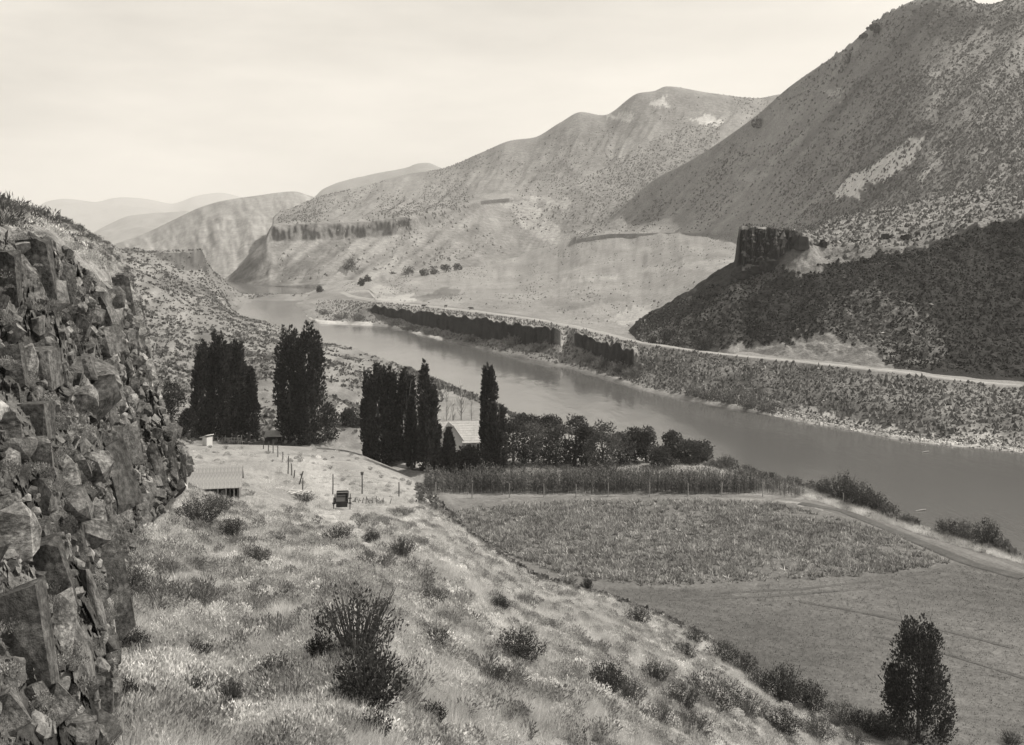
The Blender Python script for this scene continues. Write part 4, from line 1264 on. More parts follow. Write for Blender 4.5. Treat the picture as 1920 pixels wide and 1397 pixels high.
# ---- the young cottonwood in the lower right corner
r = np.random.default_rng(41)
b = sf.hit(1722, 1386)
h = (1386 - 1150) * b[1] / FPX
w = width_at(128, b[1])
t = place('cottonwood_tree', 'dark egg-shaped young cottonwood standing alone at the corner of the field', 'tree', b)
put('trunk', trunk_mb(r, h, .13, top=.85, limbs=9, wid=w, up=1.2).mesh('trunk', True), M['bark'], t)
v, f, tt_ = crown_sprays(r, h, w * 1.05, 150, 95, .21, base=.02, up=1.1,
                         profile=lambda q: np.interp(q, [0, .1, .3, .55, .75, .9, 1], [.8, 1, 1, .9, .68, .4, .1]))
put('crown', make_mesh('crown', v, f, False, tt_), M['poplar'], t)

# ---- orchard and yard trees: (px, base, top, width, label)
ORCH = [
    (322, 816, 718, 46, 'round-topped dark tree at the left end of the poplars'),
    (351, 822, 768, 34, 'low dark bush tree between the round tree and the first poplar'),
    (610, 826, 762, 48, 'bushy sucker growth at the right foot of the great poplar clump'),
    (657, 800, 770, 34, 'low pale bush behind the yard, left of the house poplars'),
    (742, 862, 826, 46, 'spreading low bush in the shade under the poplars left of the house'),
    (880, 884, 838, 44, 'dark garden bush in front of the house wall'),
    (858, 888, 852, 34, 'small rounded bush by the house corner above the corn'),
    (905, 890, 846, 40, 'dark bush below the leaning poplar'),
    (962, 872, 790, 52, 'leftmost fruit tree of the orchard right of the house'),
    (1000, 870, 795, 56, 'second orchard tree, dark and broad'),
    (1042, 870, 800, 60, 'third orchard tree, low and wide'),
    (1078, 872, 784, 54, 'tall ragged tree in the middle of the orchard'),
    (1100, 874, 800, 46, 'dense dark orchard tree with an upright top'),
    (1130, 886, 796, 62, 'nearest and largest dark orchard tree'),
    (1163, 870, 815, 44, 'orchard tree right of the largest one'),
    (1190, 866, 808, 44, 'pale-edged tree toward the river end of the orchard'),
    (1211, 866, 803, 34, 'narrow tall tree with a tuft at the top'),
    (1238, 876, 842, 42, 'low dark shrub tree standing forward of the orchard row'),
    (1262, 862, 810, 34, 'pointed dark tree near the river end of the orchard'),
    (1290, 868, 826, 46, 'bushy dark tree next to the pointed one'),
    (1316, 868, 832, 44, 'last dark tree of the orchard by the river'),
    (1030, 812, 784, 44, 'small round tree behind the orchard on the bank'),
    (985, 806, 782, 50, 'pale scrubby tree behind the first orchard trees'),
    (1085, 806, 786, 30, 'little tree against the water behind the orchard'),
]
for i, (px, pb, pt, wpx, lab) in enumerate(ORCH):
    r = np.random.default_rng(500 + i)
    b = sf.hit(px, pb)
    h = (pb - pt) * b[1] / FPX
    w = width_at(wpx, b[1])
    t = place('orchard_tree' if i > 7 else 'yard_tree', lab, 'tree', b, 'orchard trees' if i > 7 else 'trees in the yard')
    put('trunk', trunk_mb(r, h, .035 * h, top=.6, limbs=6, wid=w, up=.8).mesh('trunk', True), M['bark'], t)
    v, f, tt_ = crown_clumps(r, h, w * 1.25, int(22 + 16 * w / 4), 70, .36, low=.03)
    put('crown', make_mesh('crown', v, f, False, tt_), M['poplar' if i < 3 else 'tree'], t)

# ---- bare, bleached trees by the house
for i, (px, pb, pt, lab) in enumerate([(838, 830, 720, 'bleached leafless tree rising behind the house'), (864, 806, 706, 'taller pale bare tree against the river behind the roof'),
                                        (884, 800, 738, 'short pale bare tree right of the two dead ones'), (850, 838, 742, 'thin bare sapling between the pale dead trees'),
                                        (752, 845, 735, 'bare white stem between the poplars left of the house')]):
    r = np.random.default_rng(600 + i)
    b = sf.hit(px, pb)
    h = (pb - pt) * b[1] / FPX
    t = place('bare_tree', lab, 'dead tree', b, 'bare trees by the house')
    put('trunk', MB().tube([(0, 0, -.3), (.05 * h * r.normal() * .4, 0, h * .4), (.08 * h * r.normal() * .5, 0, h * .95)], [.016 * h, .012 * h, .003 * h], 6).mesh('trunk', True), M['dead'], t)
    m = MB()
    for k in range(26):
        z0 = h * r.uniform(.25, .85)
        a = r.random() * 6.28
        L_ = h * r.uniform(.12, .26) * (1.15 - z0 / h)
        m.tube([(0, 0, z0), (math.cos(a) * L_ * .4, math.sin(a) * L_ * .4, z0 + L_ * .6), (math.cos(a) * L_ * .6, math.sin(a) * L_ * .6, z0 + L_ * 1.5)], [.006 * h, .004 * h, .0015 * h], 4)
    put('branches', m.mesh('branches', True), M['dead'], t)

# ---- willow and other bushes: (sheet, px, base, top, width, tone, label, kind)
def bush(name, lab, cat, sheet, px, pb, pt, wpx, mat, seed, group=None, tone=1.0, stems=10, leaf=None, dens=1.0, twiggy=0.0, base=None):
    r = np.random.default_rng(seed)
    b = sheet.hit(px, pb) if base is None else base
    if sheet is sf and b[2] < 2.3:
        D_, Z_ = sf._col(px)
        i_ = int(np.searchsorted(sf.k, 5.75))
        b = np.array([D_[i_] * (px - 960) / FPX, D_[i_], Z_[i_]])
    h = max(.25, zr(pt, b[1]) - b[2])
    w = max(.3, width_at(wpx, b[1]))
    t = place(name, lab, cat, b, group)
    m = MB()
    for k in range(stems):
        a, q = r.random() * 6.28, math.sqrt(r.random())
        x, y = math.cos(a) * w * .42 * q, math.sin(a) * w * .42 * q
        m.tube([(x * .15, y * .15, -.1), (x * .6, y * .6, h * .5), (x, y, h * r.uniform(.7, 1.0))], [.012 * h + .006, .008 * h + .004, .002 * h + .002], 4)
    put('stems', m.mesh('stems'), M['bark'], t)
    lf = leaf or max(.09, .075 * h)
    n = int(min(3200, dens * 4.2 * w * h / (lf * lf * .5)))
    n = max(n, 160)
    # foliage gathered along upright shoots
    ns = max(10, n // 26)
    a, q = r.random(ns) * 6.28, np.sqrt(r.random(ns))
    sx_, sy_ = np.cos(a) * w * .5 * q, np.sin(a) * w * .5 * q
    top = h * (1 - .55 * q ** 2.2) * r.uniform(.75, 1.0, ns)
    si = r.integers(0, ns, n)
    u = r.random(n) ** (.75 - .3 * twiggy)
    P = np.stack([sx_[si] * (.35 + .65 * u), sy_[si] * (.35 + .65 * u), top[si] * u], 1) + r.normal(size=(n, 3)) * lf * .6
    P[:, 2] = np.abs(P[:, 2])
    D = np.stack([sx_[si] / w, sy_[si] / w, np.full(n, .8)], 1) + r.normal(size=(n, 3)) * .45
    v, f = leaf_quads(P, D, lf * r.uniform(.7, 1.4, n), lf * .42, r)
    put('foliage', make_mesh('foliage', v, f, False, rep(r.uniform(.55, 1.45, n) * tone, 4)), mat, t)
    return t


RIV = [
    (1548, 914, 893, 40, 'leftmost low willow of the river bank past the corn'),
    (1580, 922, 880, 60, 'tallest dark willow on the near river bank'),
    (1612, 930, 896, 56, 'dark bushy willow right of the tallest on the bank'),
    (1642, 944, 918, 46, 'willow sloping down to the water past the dark clump'),
    (1668, 962, 940, 40, 'small feathery willow at the water edge'),
    (1700, 976, 962, 34, 'low scrub on the bank between the two willow clumps'),
    (1776, 1002, 970, 60, 'dark dense willow at the left of the far right clump'),
    (1812, 1012, 972, 54, 'pale feathery willow in the middle of the far right clump'),
    (1850, 1022, 966, 56, 'tall dark willow with a round head near the right edge'),
    (1880, 1030, 1005, 34, 'low willow at the right end of the bank clump'),
    (1358, 876, 852, 52, 'pale loose bush on the bank past the orchard'),
    (1400, 890, 872, 46, 'low bush on the bank behind the corn'),
    (1440, 900, 884, 44, 'dark low bush behind the far end of the corn'),
    (1485, 910, 893, 44, 'scrubby bush at the far end of the corn row'),
    (1520, 916, 900, 36, 'small bush between the corn and the willows'),
]
for i, (px, pb, pt, wpx, lab) in enumerate(RIV):
    bush('willow_bush', lab, 'willow', sf, px, pb, pt, wpx, M['shrub'], 700 + i, 'willows on the near river bank', tone=.55 if 'dark' in lab else .95, leaf=.22)
FARB = [
    (1300, 742, 722, 40, 'first pale-topped bush of the row on the far water line'),
    (1332, 750, 728, 48, 'second bush of the pale-topped row on the far bank'),
    (1366, 758, 734, 46, 'third bush of the pale-topped row on the far bank'),
    (1402, 766, 740, 50, 'largest bush of the pale-topped row on the far bank'),
    (1436, 774, 750, 44, 'last bush of the pale-topped row before the gravel bar'),
    (735, 611, 596, 34, 'pale bush at the left foot of the long black cliff'),
    (765, 620, 607, 36, 'bush under the long black cliff near its left end'),
    (800, 628, 616, 34, 'low bush on the ledge below the long black cliff'),
    (880, 640, 628, 36, 'small bush below the middle of the long black cliff'),
    (963, 648, 628, 44, 'pale leafy bush growing up against the black cliff'),
    (1010, 656, 642, 40, 'bush under the right end of the long black cliff'),
    (1100, 678, 662, 34, 'bush at the foot of the short black cliff'),
    (1130, 690, 672, 40, 'bright bush at the water below the short black cliff'),
    (1160, 698, 676, 40, 'bushy growth under the right end of the short black cliff'),
    (1185, 706, 686, 40, 'bush beside the end of the short black cliff'),
    (1315, 660, 640, 30, 'dark bush beside the road under the talus'),
    (1328, 652, 628, 34, 'tall dark bush above the road bend'),
    (1222, 648, 630, 28, 'dark bush at the foot of the talus spur'),
    (1250, 640, 612, 30, 'upright dark bush on the talus spur'),
    (640, 598, 586, 30, 'low scrub on the left of the sand bar'),
    (670, 602, 588, 34, 'scrub bush in the middle of the sand bar'),
    (610, 590, 580, 30, 'scrub at the tip of the sand bar'),
]
for i, (px, pb, pt, wpx, lab) in enumerate(FARB):
    sh_ = st if 14 < i < 19 else sb
    bush('bank_bush', lab, 'bush', sh_, px, pb, pt, wpx, M['shrub'], 760 + i, 'bushes on the far bank', tone=.6 if 'dark' in lab else 1.6, leaf=.45, stems=5)
ROWT = [(688, 528, 518, 14), (716, 523, 512, 20), (735, 522, 511, 22), (766, 519, 500, 30), (795, 517, 506, 18), (812, 514, 500, 24), (835, 511, 497, 22), (856, 507, 497, 20), (655, 505, 488, 26), (600, 548, 538, 16), (678, 536, 524, 14)]
for i, (px, pb, pt, wpx) in enumerate(ROWT):
    r = np.random.default_rng(800 + i)
    lab = ('hazy far bush at the left tip of the pale meadow', 'low hazy tree left of the round one behind the meadow', 'hazy bush touching the round far tree on its left', 'tallest round hazy tree at the back edge of the meadow',
           'low hazy bush right of the round far tree', 'dark hazy tree starting the right-hand group behind the meadow', 'upright hazy tree in the right-hand group behind the meadow', 'last hazy tree at the right end behind the meadow',
           'dark brush patch on the slope under the far rimrock', 'lone far bush on the river flat beside the bright reach', 'faint bush at the foot of the far mesa above the sand bar')[i]
    b = sb.hit(px, pb) if i not in (8,) else sm.hit(px, pb)
    h, w = (pb - pt) * b[1] / FPX, width_at(wpx, b[1])
    t = place('meadow_tree', lab, 'tree', b, 'trees along the back of the meadow' if i not in (8, 9) else None)
    put('trunk', trunk_mb(r, h, .03 * h, top=.5, limbs=3, wid=w).mesh('trunk'), M['bark'], t)
    v, f, tt_ = crown_clumps(r, h, w, 12, 36, 1.1, low=.05)
    put('crown', make_mesh('crown', v, f, False, tt_), M['tree'], t)

# ---- conspicuous dark shrubs on the near slope
NEAR = [
    (690, 1340, 1205, 110, 'big dark greasewood clump in the middle foreground, dense at its base', 1),
    (668, 1235, 1112, 150, 'tall open twiggy shrub just above the big dark clump', 2),
    (970, 1248, 1180, 92, 'dark bushy shrub right of the middle of the slope', 1),
    (1194, 1172, 1138, 52, 'compact black shrub at the edge of the field', 1),
    (818, 1214, 1180, 46, 'dark-bottomed shrub right of the twiggy one', 1),
    (808, 1136, 1105, 56, 'grey shrub uphill on the middle slope', 0),
    (925, 1296, 1248, 64, 'brown twiggy shrub below the pale streak', 2),
    (811, 1362, 1318, 50, 'low dark shrub near the bottom edge, right of the big clump', 1),
    (601, 1235, 1190, 44, 'dark shrub left of the big foreground clump', 1),
    (515, 1290, 1230, 80, 'grey-dark shrub on the lower left of the slope', 0),
    (700, 1384, 1340, 60, 'shrub at the foot of the big clump by the bottom edge', 1),
    (935, 1146, 1118, 36, 'small dark shrub below the field corner', 1),
    (633, 1016, 988, 54, 'long low dark shrub beside the bare path', 1),
    (697, 1018, 996, 34, 'dark tuft right of the bare path', 1),
    (754, 1046, 1008, 52, 'tall dry weed clump right of the path', 2),
    (435, 1010, 972, 50, 'black rounded bush below the shed', 1),
    (375, 985, 930, 76, 'dark thicket left of and below the shed', 0),
    (410, 962, 925, 56, 'grey bush in front of the shed wall', 0),
    (480, 1060, 1025, 56, 'grey shrub on the slope under the black bush', 0),
    (371, 1240, 1205, 50, 'dark shrub low on the left slope', 1),
    (248, 1232, 1180, 60, 'dark shrub beside the tall rock column', 1),
    (356, 1320, 1270, 56, 'spiky dark shrub near the bottom left', 2),
    (433, 1340, 1275, 50, 'upright dark shrub right of the spiky one', 2),
    (240, 1120, 1060, 70, 'grey-dark bush against the foot of the rocks', 0),
    (230, 1330, 1280, 60, 'shrub at the base of the cliff near the bottom', 1),
    (1136, 1300, 1240, 66, 'dark shrub at the left end of the gully thicket', 1),
    (1180, 1320, 1270, 60, 'shrub in the gully thicket next to its left end', 0),
    (1224, 1282, 1240, 56, 'dark pointed shrub above the gully thicket', 1),
    (1284, 1236, 1205, 50, 'black shrub just under the field edge', 1),
    (1302, 1206, 1180, 44, 'shrub right on the field edge above the thicket', 1),
    (1330, 1325, 1268, 130, 'largest black bush of the gully thicket', 1),
    (1275, 1330, 1285, 70, 'bush left of the largest one in the thicket', 1),
    (1236, 1364, 1318, 70, 'grey-dark bush at the lower left of the thicket', 0),
    (1300, 1380, 1335, 80, 'low bush under the largest thicket bush', 0),
    (1352, 1238, 1202, 60, 'leaning dark shrub on the field edge', 1),
    (1392, 1262, 1225, 56, 'dark shrub strung along the field edge, higher one', 1),
    (1424, 1296, 1255, 60, 'dark shrub strung along the field edge, lower one', 1),
    (1470, 1322, 1248, 70, 'tall dark bush where the field edge turns', 1),
    (1516, 1336, 1280, 66, 'dark bush right of the turn in the field edge', 1),
    (1400, 1345, 1300, 80, 'broad grey bush inside the lower thicket', 0),
    (1460, 1378, 1330, 80, 'dark mass of brush near the bottom edge', 1),
    (1530, 1388, 1340, 70, 'brush at the bottom edge left of the cottonwood', 0),
    (1575, 1358, 1318, 70, 'low black hedge-like brush left of the cottonwood', 1),
    (1620, 1372, 1332, 56, 'black brush next to the cottonwood, left side', 1),
    (1655, 1384, 1336, 60, 'dark brush right under the cottonwood crown', 1),
    (1600, 1396, 1366, 60, 'brush at the very bottom before the cottonwood', 0),
    (1100, 1108, 1085, 22, 'small dark stump-like weed on the field corner', 1),
    (1064, 1098, 1082, 40, 'low dark weeds along the field edge', 1),
    (572, 940, 926, 46, 'low dark weed patch below the woodpile', 1),
    (750, 968, 950, 44, 'scrubby weed clump right of the wagon', 0),
    (1895, 1394, 1372, 40, 'dark bush cut off by the lower right corner', 1),
]
for i, (px, pb, pt, wpx, lab, kd) in enumerate(NEAR):
    sheet = sf if px > 1850 else sn
    b_ = sheet.hit(px, min(pb, 1419))
    h_ = (pb - pt) * b_[1] / FPX
    bush('dark_shrub' if kd == 1 else 'grey_shrub' if kd == 0 else 'twiggy_shrub', lab, 'shrub', sheet, px, min(pb, 1419), pt - .12 * (pb - pt), wpx * 1.22, M['shrub'], 900 + i,
         'shrubs on the near slope', tone=(1.05, .5, .75)[kd], stems=(12, 14, 40)[kd], dens=(1.0, 1.35, .5)[kd], twiggy=1.0 if kd == 2 else 0, leaf=max(.06, min(.15, .065 * h_)))

# ---- sagebrush: a few kinds of clump, 300 of them single objects, the rest one mass
def sage_arrays(r, n=64, sz=1.0):
    """rounded clump of fine upright sprays"""
    a, q = r.random(n) * 6.28, np.sqrt(r.random(n))
    hgt = (1 - q ** 2) ** .5
    P = np.stack([np.cos(a) * q * .42, np.sin(a) * q * .42, hgt * r.uniform(.05, .42, n)], 1) * sz
    D = np.stack([np.cos(a) * q * .7, np.sin(a) * q * .7, np.full(n, .8)], 1) + r.normal(size=(n, 3)) * .3
    k = math.sqrt(60.0 / n)
    v, f = leaf_quads(P, D, sz * .2 * k * r.uniform(.7, 1.3, n), sz * .085 * k, r)
    return v, f, rep(r.uniform(.55, 1.45, n), 4)


def rotz(v, a):
    c, s = math.cos(a), math.sin(a)
    return v @ np.array([[c, s, 0], [-s, c, 0], [0, 0, 1]])


rs = np.random.default_rng(77)
protos = []
for k in range(6):
    v, f, t_ = sage_arrays(rs, 420)
    protos.append(make_mesh('sagebrush', v, f, False, t_))
    protos[-1].materials.append(M['sage'])
dens = np.where((sn.K > 2.0) & (sn.K < 4.6) & (sn.PX > 190) & (sn.PX < 1700), 1 / np.maximum(sn.D, 15) ** 2, 0)
dens = dens * np.where((sn.PY0 < 1395) & (sn.PY0 > 1040), 1, 0)
Q, _, _, _ = sn.scatter(1500, dens, rs)
keep = []
for p in Q:
    s_ = rs.uniform(.45, 1.0)
    if all((p[0] - o[0]) ** 2 + (p[1] - o[1]) ** 2 > (.32 * (s_ + o[3])) ** 2 for o in keep):
        keep.append((*p, s_))
    if len(keep) == 300:
        break
for k, (x, y, z, s_) in enumerate(keep):
    o = bpy.data.objects.new('sagebrush', protos[k % 6])
    COL.objects.link(o)
    o.location = (x, y, z - .03)
    o.rotation_euler = (0, 0, rs.random() * 6.28)
    s_ *= 1.3
    o.scale = (s_ * rs.uniform(.85, 1.25), s_ * rs.uniform(.85, 1.25), s_ * rs.uniform(.8, 1.2))
    o['label'] = 'pale grey sagebrush clump among dry grass on the near slope'
    o['category'] = 'sagebrush'
    o['group'] = 'sagebrush clumps on the near slope'


def mass(name, Q, makers, mat, r, smin, smax, label=None, tone=None, sink=.03, mul=None):
    """many small growths joined into one object (nobody could count them)"""
    n = len(Q)
    kind = r.integers(0, len(makers), n)
    V, F, T, c = [], [], [], 0
    for k, (mv, mf, mt) in enumerate(makers):
        I = np.where(kind == k)[0]
        if not len(I):
            continue
        a = r.random(len(I)) * 6.28
        s_ = r.uniform(smin, smax, len(I)) * (1 if mul is None else mul[I])
        hs = s_ * r.uniform(.8, 1.25, len(I))
        ca, sa = np.cos(a)[:, None], np.sin(a)[:, None]
        x = (mv[None, :, 0] * ca - mv[None, :, 1] * sa) * s_[:, None] + Q[I, 0:1]
        y = (mv[None, :, 0] * sa + mv[None, :, 1] * ca) * s_[:, None] + Q[I, 1:2]
        z = mv[None, :, 2] * hs[:, None] + Q[I, 2:3] - sink
        V.append(np.stack([x, y, z], -1).reshape(-1, 3))
        F.append((mf[None] + (np.arange(len(I)) * len(mv))[:, None, None]).reshape(-1, mf.shape[1]) + c)
        tk = np.broadcast_to(mt, (len(I), len(mv))) * r.uniform(.75, 1.25, len(I))[:, None]
        if tone is not None:
            tk = tk * tone[I][:, None]
        T.append(tk.ravel())
        c += len(I) * len(mv)
    return put(name, make_mesh(name, np.concatenate(V), np.concatenate(F), False, np.concatenate(T)), mat, kind='stuff', label=label)


def tuft_arrays(r, n, spread, ln, wd, up=.8):
    a, q = r.random(n) * 6.28, np.sqrt(r.random(n))
    P = np.stack([np.cos(a) * q * spread, np.sin(a) * q * spread, np.zeros(n)], 1)
    D = np.stack([np.cos(a) * .45, np.sin(a) * .45, np.full(n, up)], 1) + r.normal(size=(n, 3)) * .28
    v, f = tri_blades(P, D, ln * r.uniform(.6, 1.4, n), wd, r)
    return v, f, rep(r.uniform(.7, 1.3, n), 3)


def cover(name, Q, arrays, mat, r, smin, smax, sink=.03):
    """ground cover nobody could count: one object that repeats a few tufts with geometry nodes"""
    n = len(Q)
    P = Q.copy()
    P[:, 2] -= sink
    me = bpy.data.meshes.new(name)
    me.vertices.add(n)
    me.vertices.foreach_set('co', P.astype(np.float32).ravel())
    s_ = r.uniform(smin, smax, n)
    sc3 = np.stack([s_, s_, s_ * r.uniform(.75, 1.25, n)], 1).astype(np.float32)
    rot = np.stack([r.normal(size=n) * .08, r.normal(size=n) * .08, r.random(n) * 6.28], 1).astype(np.float32)
    for nm, dat in (('sc3', sc3), ('rot', rot)):
        a_ = me.attributes.new(nm, 'FLOAT_VECTOR', 'POINT')
        a_.data.foreach_set('vector', dat.ravel())
    a_ = me.attributes.new('pick', 'INT', 'POINT')
    a_.data.foreach_set('value', r.integers(0, len(arrays), n).astype(np.int32))
    o = put(name, me, None, kind='stuff')
    ng = bpy.data.node_groups.new(name, 'GeometryNodeTree')
    ng.interface.new_socket('Geometry', in_out='INPUT', socket_type='NodeSocketGeometry')
    ng.interface.new_socket('Geometry', in_out='OUTPUT', socket_type='NodeSocketGeometry')
    N_, L_ = ng.nodes, ng.links
    gi, go = N_.new('NodeGroupInput'), N_.new('NodeGroupOutput')
    gti = N_.new('GeometryNodeGeometryToInstance')
    for k, (v, f, t_) in enumerate(arrays):
        pm_ = make_mesh(name + '_tuft', v, f, False, t_)
        pm_.materials.append(mat)
        po = bpy.data.objects.new(name + '_tuft', pm_)      # source shape only, never linked to the scene
        oi = N_.new('GeometryNodeObjectInfo')
        oi.inputs['Object'].default_value = po
        L_.new(oi.outputs['Geometry'], gti.inputs[0])
    iop = N_.new('GeometryNodeInstanceOnPoints')
    iop.inputs['Pick Instance'].default_value = True
    L_.new(gi.outputs[0], iop.inputs['Points'])
    L_.new(gti.outputs[0], iop.inputs['Instance'])
    for nm, ty, sock in (('sc3', 'FLOAT_VECTOR', 'Scale'), ('rot', 'FLOAT_VECTOR', 'Rotation'), ('pick', 'INT', 'Instance Index')):
        na = N_.new('GeometryNodeInputNamedAttribute')
        na.data_type = ty
        na.inputs['Name'].default_value = nm
        L_.new(na.outputs['Attribute'], iop.inputs[sock])
    L_.new(iop.outputs[0], go.inputs[0])
    md = o.modifiers.new('cover', 'NODES')
    md.node_group = ng
    return o


# farther sagebrush on the near slope and the left canyon side
sage_lo = [sage_arrays(rs, 280, 1.0) for _ in range(6)]
clear = in_poly(sn.PX, sn.PY0, YARD) | in_poly(sn.PX, sn.PY0, [(590, 960), (645, 962), (705, 1020), (690, 1035), (640, 1000), (600, 975)])
pat = np.clip(.5 + fbm(sn.X / 4, sn.D / 4, o=3, s=131), .05, 1)
dens = np.where((sn.K > 2.0) & (sn.K < 8.6) & (sn.PX > 180), 1 / np.maximum(sn.D, 15) ** 1.7, 0) * np.where(clear, .12, 1) * pat
Q, _, _, _ = sn.scatter(7500, dens, rs)
cover('sagebrush_cover', Q, sage_lo, M['sage'], rs, .35, 1.1)
# dry grass on the near slope
gr = [tuft_arrays(rs, 14, .17, .30, .03) for _ in range(6)]
gr_fine = [tuft_arrays(rs, 60, .22, .26, .012) for _ in range(7)]
dens = np.where((sn.K > 1.9) & (sn.K < 7.5) & (sn.PX > 120), 1 / np.maximum(sn.D, 14) ** 2.0, 0) * np.where(clear, .25, 1) * np.clip(.45 + .9 * fbm(sn.X / 2.2, sn.D / 2.2, o=3, s=150), .03, 1)
Q, _, _, _ = sn.scatter(26000, dens, rs)
cover('dry_grass', Q, gr_fine, M['grass'], rs, .7, 1.5)

# small dark-stemmed scrub and old tufts between the sage: gives the slope its mottling
def scrub_arrays(r, n):
    a, q = r.random(n) * 6.28, np.sqrt(r.random(n))
    u = r.random(n)
    P = np.stack([np.cos(a) * q * .4 * (.4 + .6 * u), np.sin(a) * q * .4 * (.4 + .6 * u), u * .55 * (1 - .4 * q)], 1)
    D = np.stack([np.cos(a) * q, np.sin(a) * q, np.full(n, .9)], 1) + r.normal(size=(n, 3)) * .35
    v, f = leaf_quads(P, D, .13 * r.uniform(.7, 1.4, n), .035, r)
    return v, f, rep(r.uniform(.5, 1.5, n), 4)


dens = np.where((sn.K > 2.0) & (sn.K < 8.8) & (sn.PX > 180), 1 / np.maximum(sn.D, 15) ** 1.8, 0) * np.where(clear, .1, 1) * np.clip(.1 + 1.3 * fbm(sn.X / 3.2, sn.D / 3.2, o=4, s=161), 0, 1)
Q, _, _, _ = sn.scatter(1300, dens, rs)
cover('low_scrub', Q, [scrub_arrays(rs, 230) for _ in range(5)], M['scrub'], rs, .35, 1.15)
# scrub on the left canyon side and the river flats beyond the trees
lo_b = []
for k in range(5):
    n = 9
    d = nrmz(rs.normal(size=(n, 3)) + np.array([0, 0, .4]))
    v, f = leaf_quads(d * .18 * np.array([1, 1, .6]), d * np.array([1, 1, .9]) + np.array([0, 0, .3]), .5, .42, rs)
    v[:, 2] = np.maximum(v[:, 2], -.05)
    lo_b.append((v, f, rep(rs.uniform(.6, 1.4, n), 4)))
pat = np.clip(.6 + .6 * fbm(sf.X / 16, sf.D / 20, o=3, s=132), .1, 1)
dens = np.where((sf.K > .6) & (sf.Z > .6) & (sf.PX < 830) & (sf.PX > 190) & (sf.D > 175), 1 / sf.D ** 1.2, 0) * pat * np.where((sf.K > 6.9) & (sf.K < 8), .3, 1)
dens = dens * np.where(in_poly(sf.PX, sf.PY0, [(560, 842), (640, 815), (760, 850), (800, 900), (760, 935), (560, 900)]), .05, 1)
Q, _, _, _ = sf.scatter(9000, dens, rs)
mass('canyon_scrub', Q, lo_b, M['shrub'], rs, .5, 1.6, tone=rs.uniform(1.0, 3.4, len(Q)))
# scrub and grass on the shoulder over the cliff
dens = np.where((sc.K > 4.6) & (sc.PX < 345) & (sc.PX > -60) & (sc.D < 300), 1 / sc.D ** 1.3, 0)
Q, _, _, _ = sc.scatter(4200, dens, rs)
Q[:, 2] = [np.interp(q_[1], *sc._col(960 + FPX * q_[0] / q_[1])) for q_ in Q]
cover('shoulder_scrub', Q, sage_lo, M['sage'], rs, .25, .9)
shoulder = (dens * np.clip(.1 + 1.2 * fbm(sc.X / 5, sc.D / 7, o=3, s=162), .02, 1)).copy()

dn = np.where((sc.K > .1) & (sc.K < 4.4) & (sc.PX < 345) & (sc.PX > -100), 1 / sc.D ** 2, 0) * np.clip(fbm(sc.PX / 60, sc.PY0 / 60, o=3, s=151) + .2, 0, 1)
Q, _, bi, bj = sc.scatter(420, dn, rs)
Q = cliffV[bi, bj] + np.array([.1, -.2, .1])
cover('rock_weeds', Q, sage_lo, M['scrub'], rs, .15, .5)
# coarse weeds along the lower edge of the slope
dens = np.where((sn.K > 7.2) & (sn.K < 9.0) & (sn.PX > 780) & (sn.PX < 2000), 1.0, 0)
Q, _, _, _ = sn.scatter(900, dens, rs)
mass('field_edge_weeds', Q, lo_b, M['shrub'], rs, .3, 1.1, tone=rs.uniform(.6, 2.4, len(Q)))
Q2, _, _, _ = sc.scatter(700, shoulder, rs)
Q2[:, 2] = [np.interp(q_[1], *sc._col(960 + FPX * q_[0] / q_[1])) for q_ in Q2]
cover('shoulder_brush', Q2, [scrub_arrays(rs, 160) for _ in range(4)], M['shrub'], rs, .5, 1.4)
# river bank scrub on the near side, right part
dens = np.where((sf.K > 5.2) & (sf.K < 6.6) & (sf.PX > 760) & (sf.PX < 2100), 1, 0)
Q, _, _, _ = sf.scatter(1500, dens, rs)
mass('bank_scrub', Q, lo_b, M['shrub'], rs, .7, 2.0, tone=rs.uniform(.7, 2.0, len(Q)))
dens = np.where((sf.K > 4.7) & (sf.K < 6.0) & (sf.PX > 1440) & (sf.PX < 2050), 1, 0)
Q, _, _, _ = sf.scatter(1500, dens, rs)
cover('bank_grass', Q, gr_fine, M['grass'], rs, 1.2, 2.6)
Q, _, _, _ = sf.scatter(220, dens, rs)
cover('bank_weeds', Q, [scrub_arrays(rs, 120) for _ in range(3)], M['scrub'], rs, .5, 1.3)
# weeds between the corn and the trees, and in the yard
dens = np.where(in_poly(sf.PX, sf.PY0, [(800, 880), (960, 872), (1330, 868), (1420, 890), (1300, 905), (800, 905)]) & (sf.K > .5) & (sf.K < 6), 1, 0)
Q, _, _, _ = sf.scatter(900, dens, rs)
mass('orchard_weeds', Q, gr, M['grass'], rs, .8, 1.6)

# ---- fields
row = np.array([.93, -.37])
row = row / np.linalg.norm(row)


def rowize(Q, gap):
    """pull scattered plants into planted rows"""
    nrm = np.array([-row[1], row[0]])
    q = Q[:, 0] * nrm[0] + Q[:, 1] * nrm[1]
    k = np.round(q / gap) * gap + rs.normal(size=len(q)) * gap * .12 - q
    Q = Q.copy()
    Q[:, 0] += nrm[0] * k
    Q[:, 1] += nrm[1] * k
    return Q


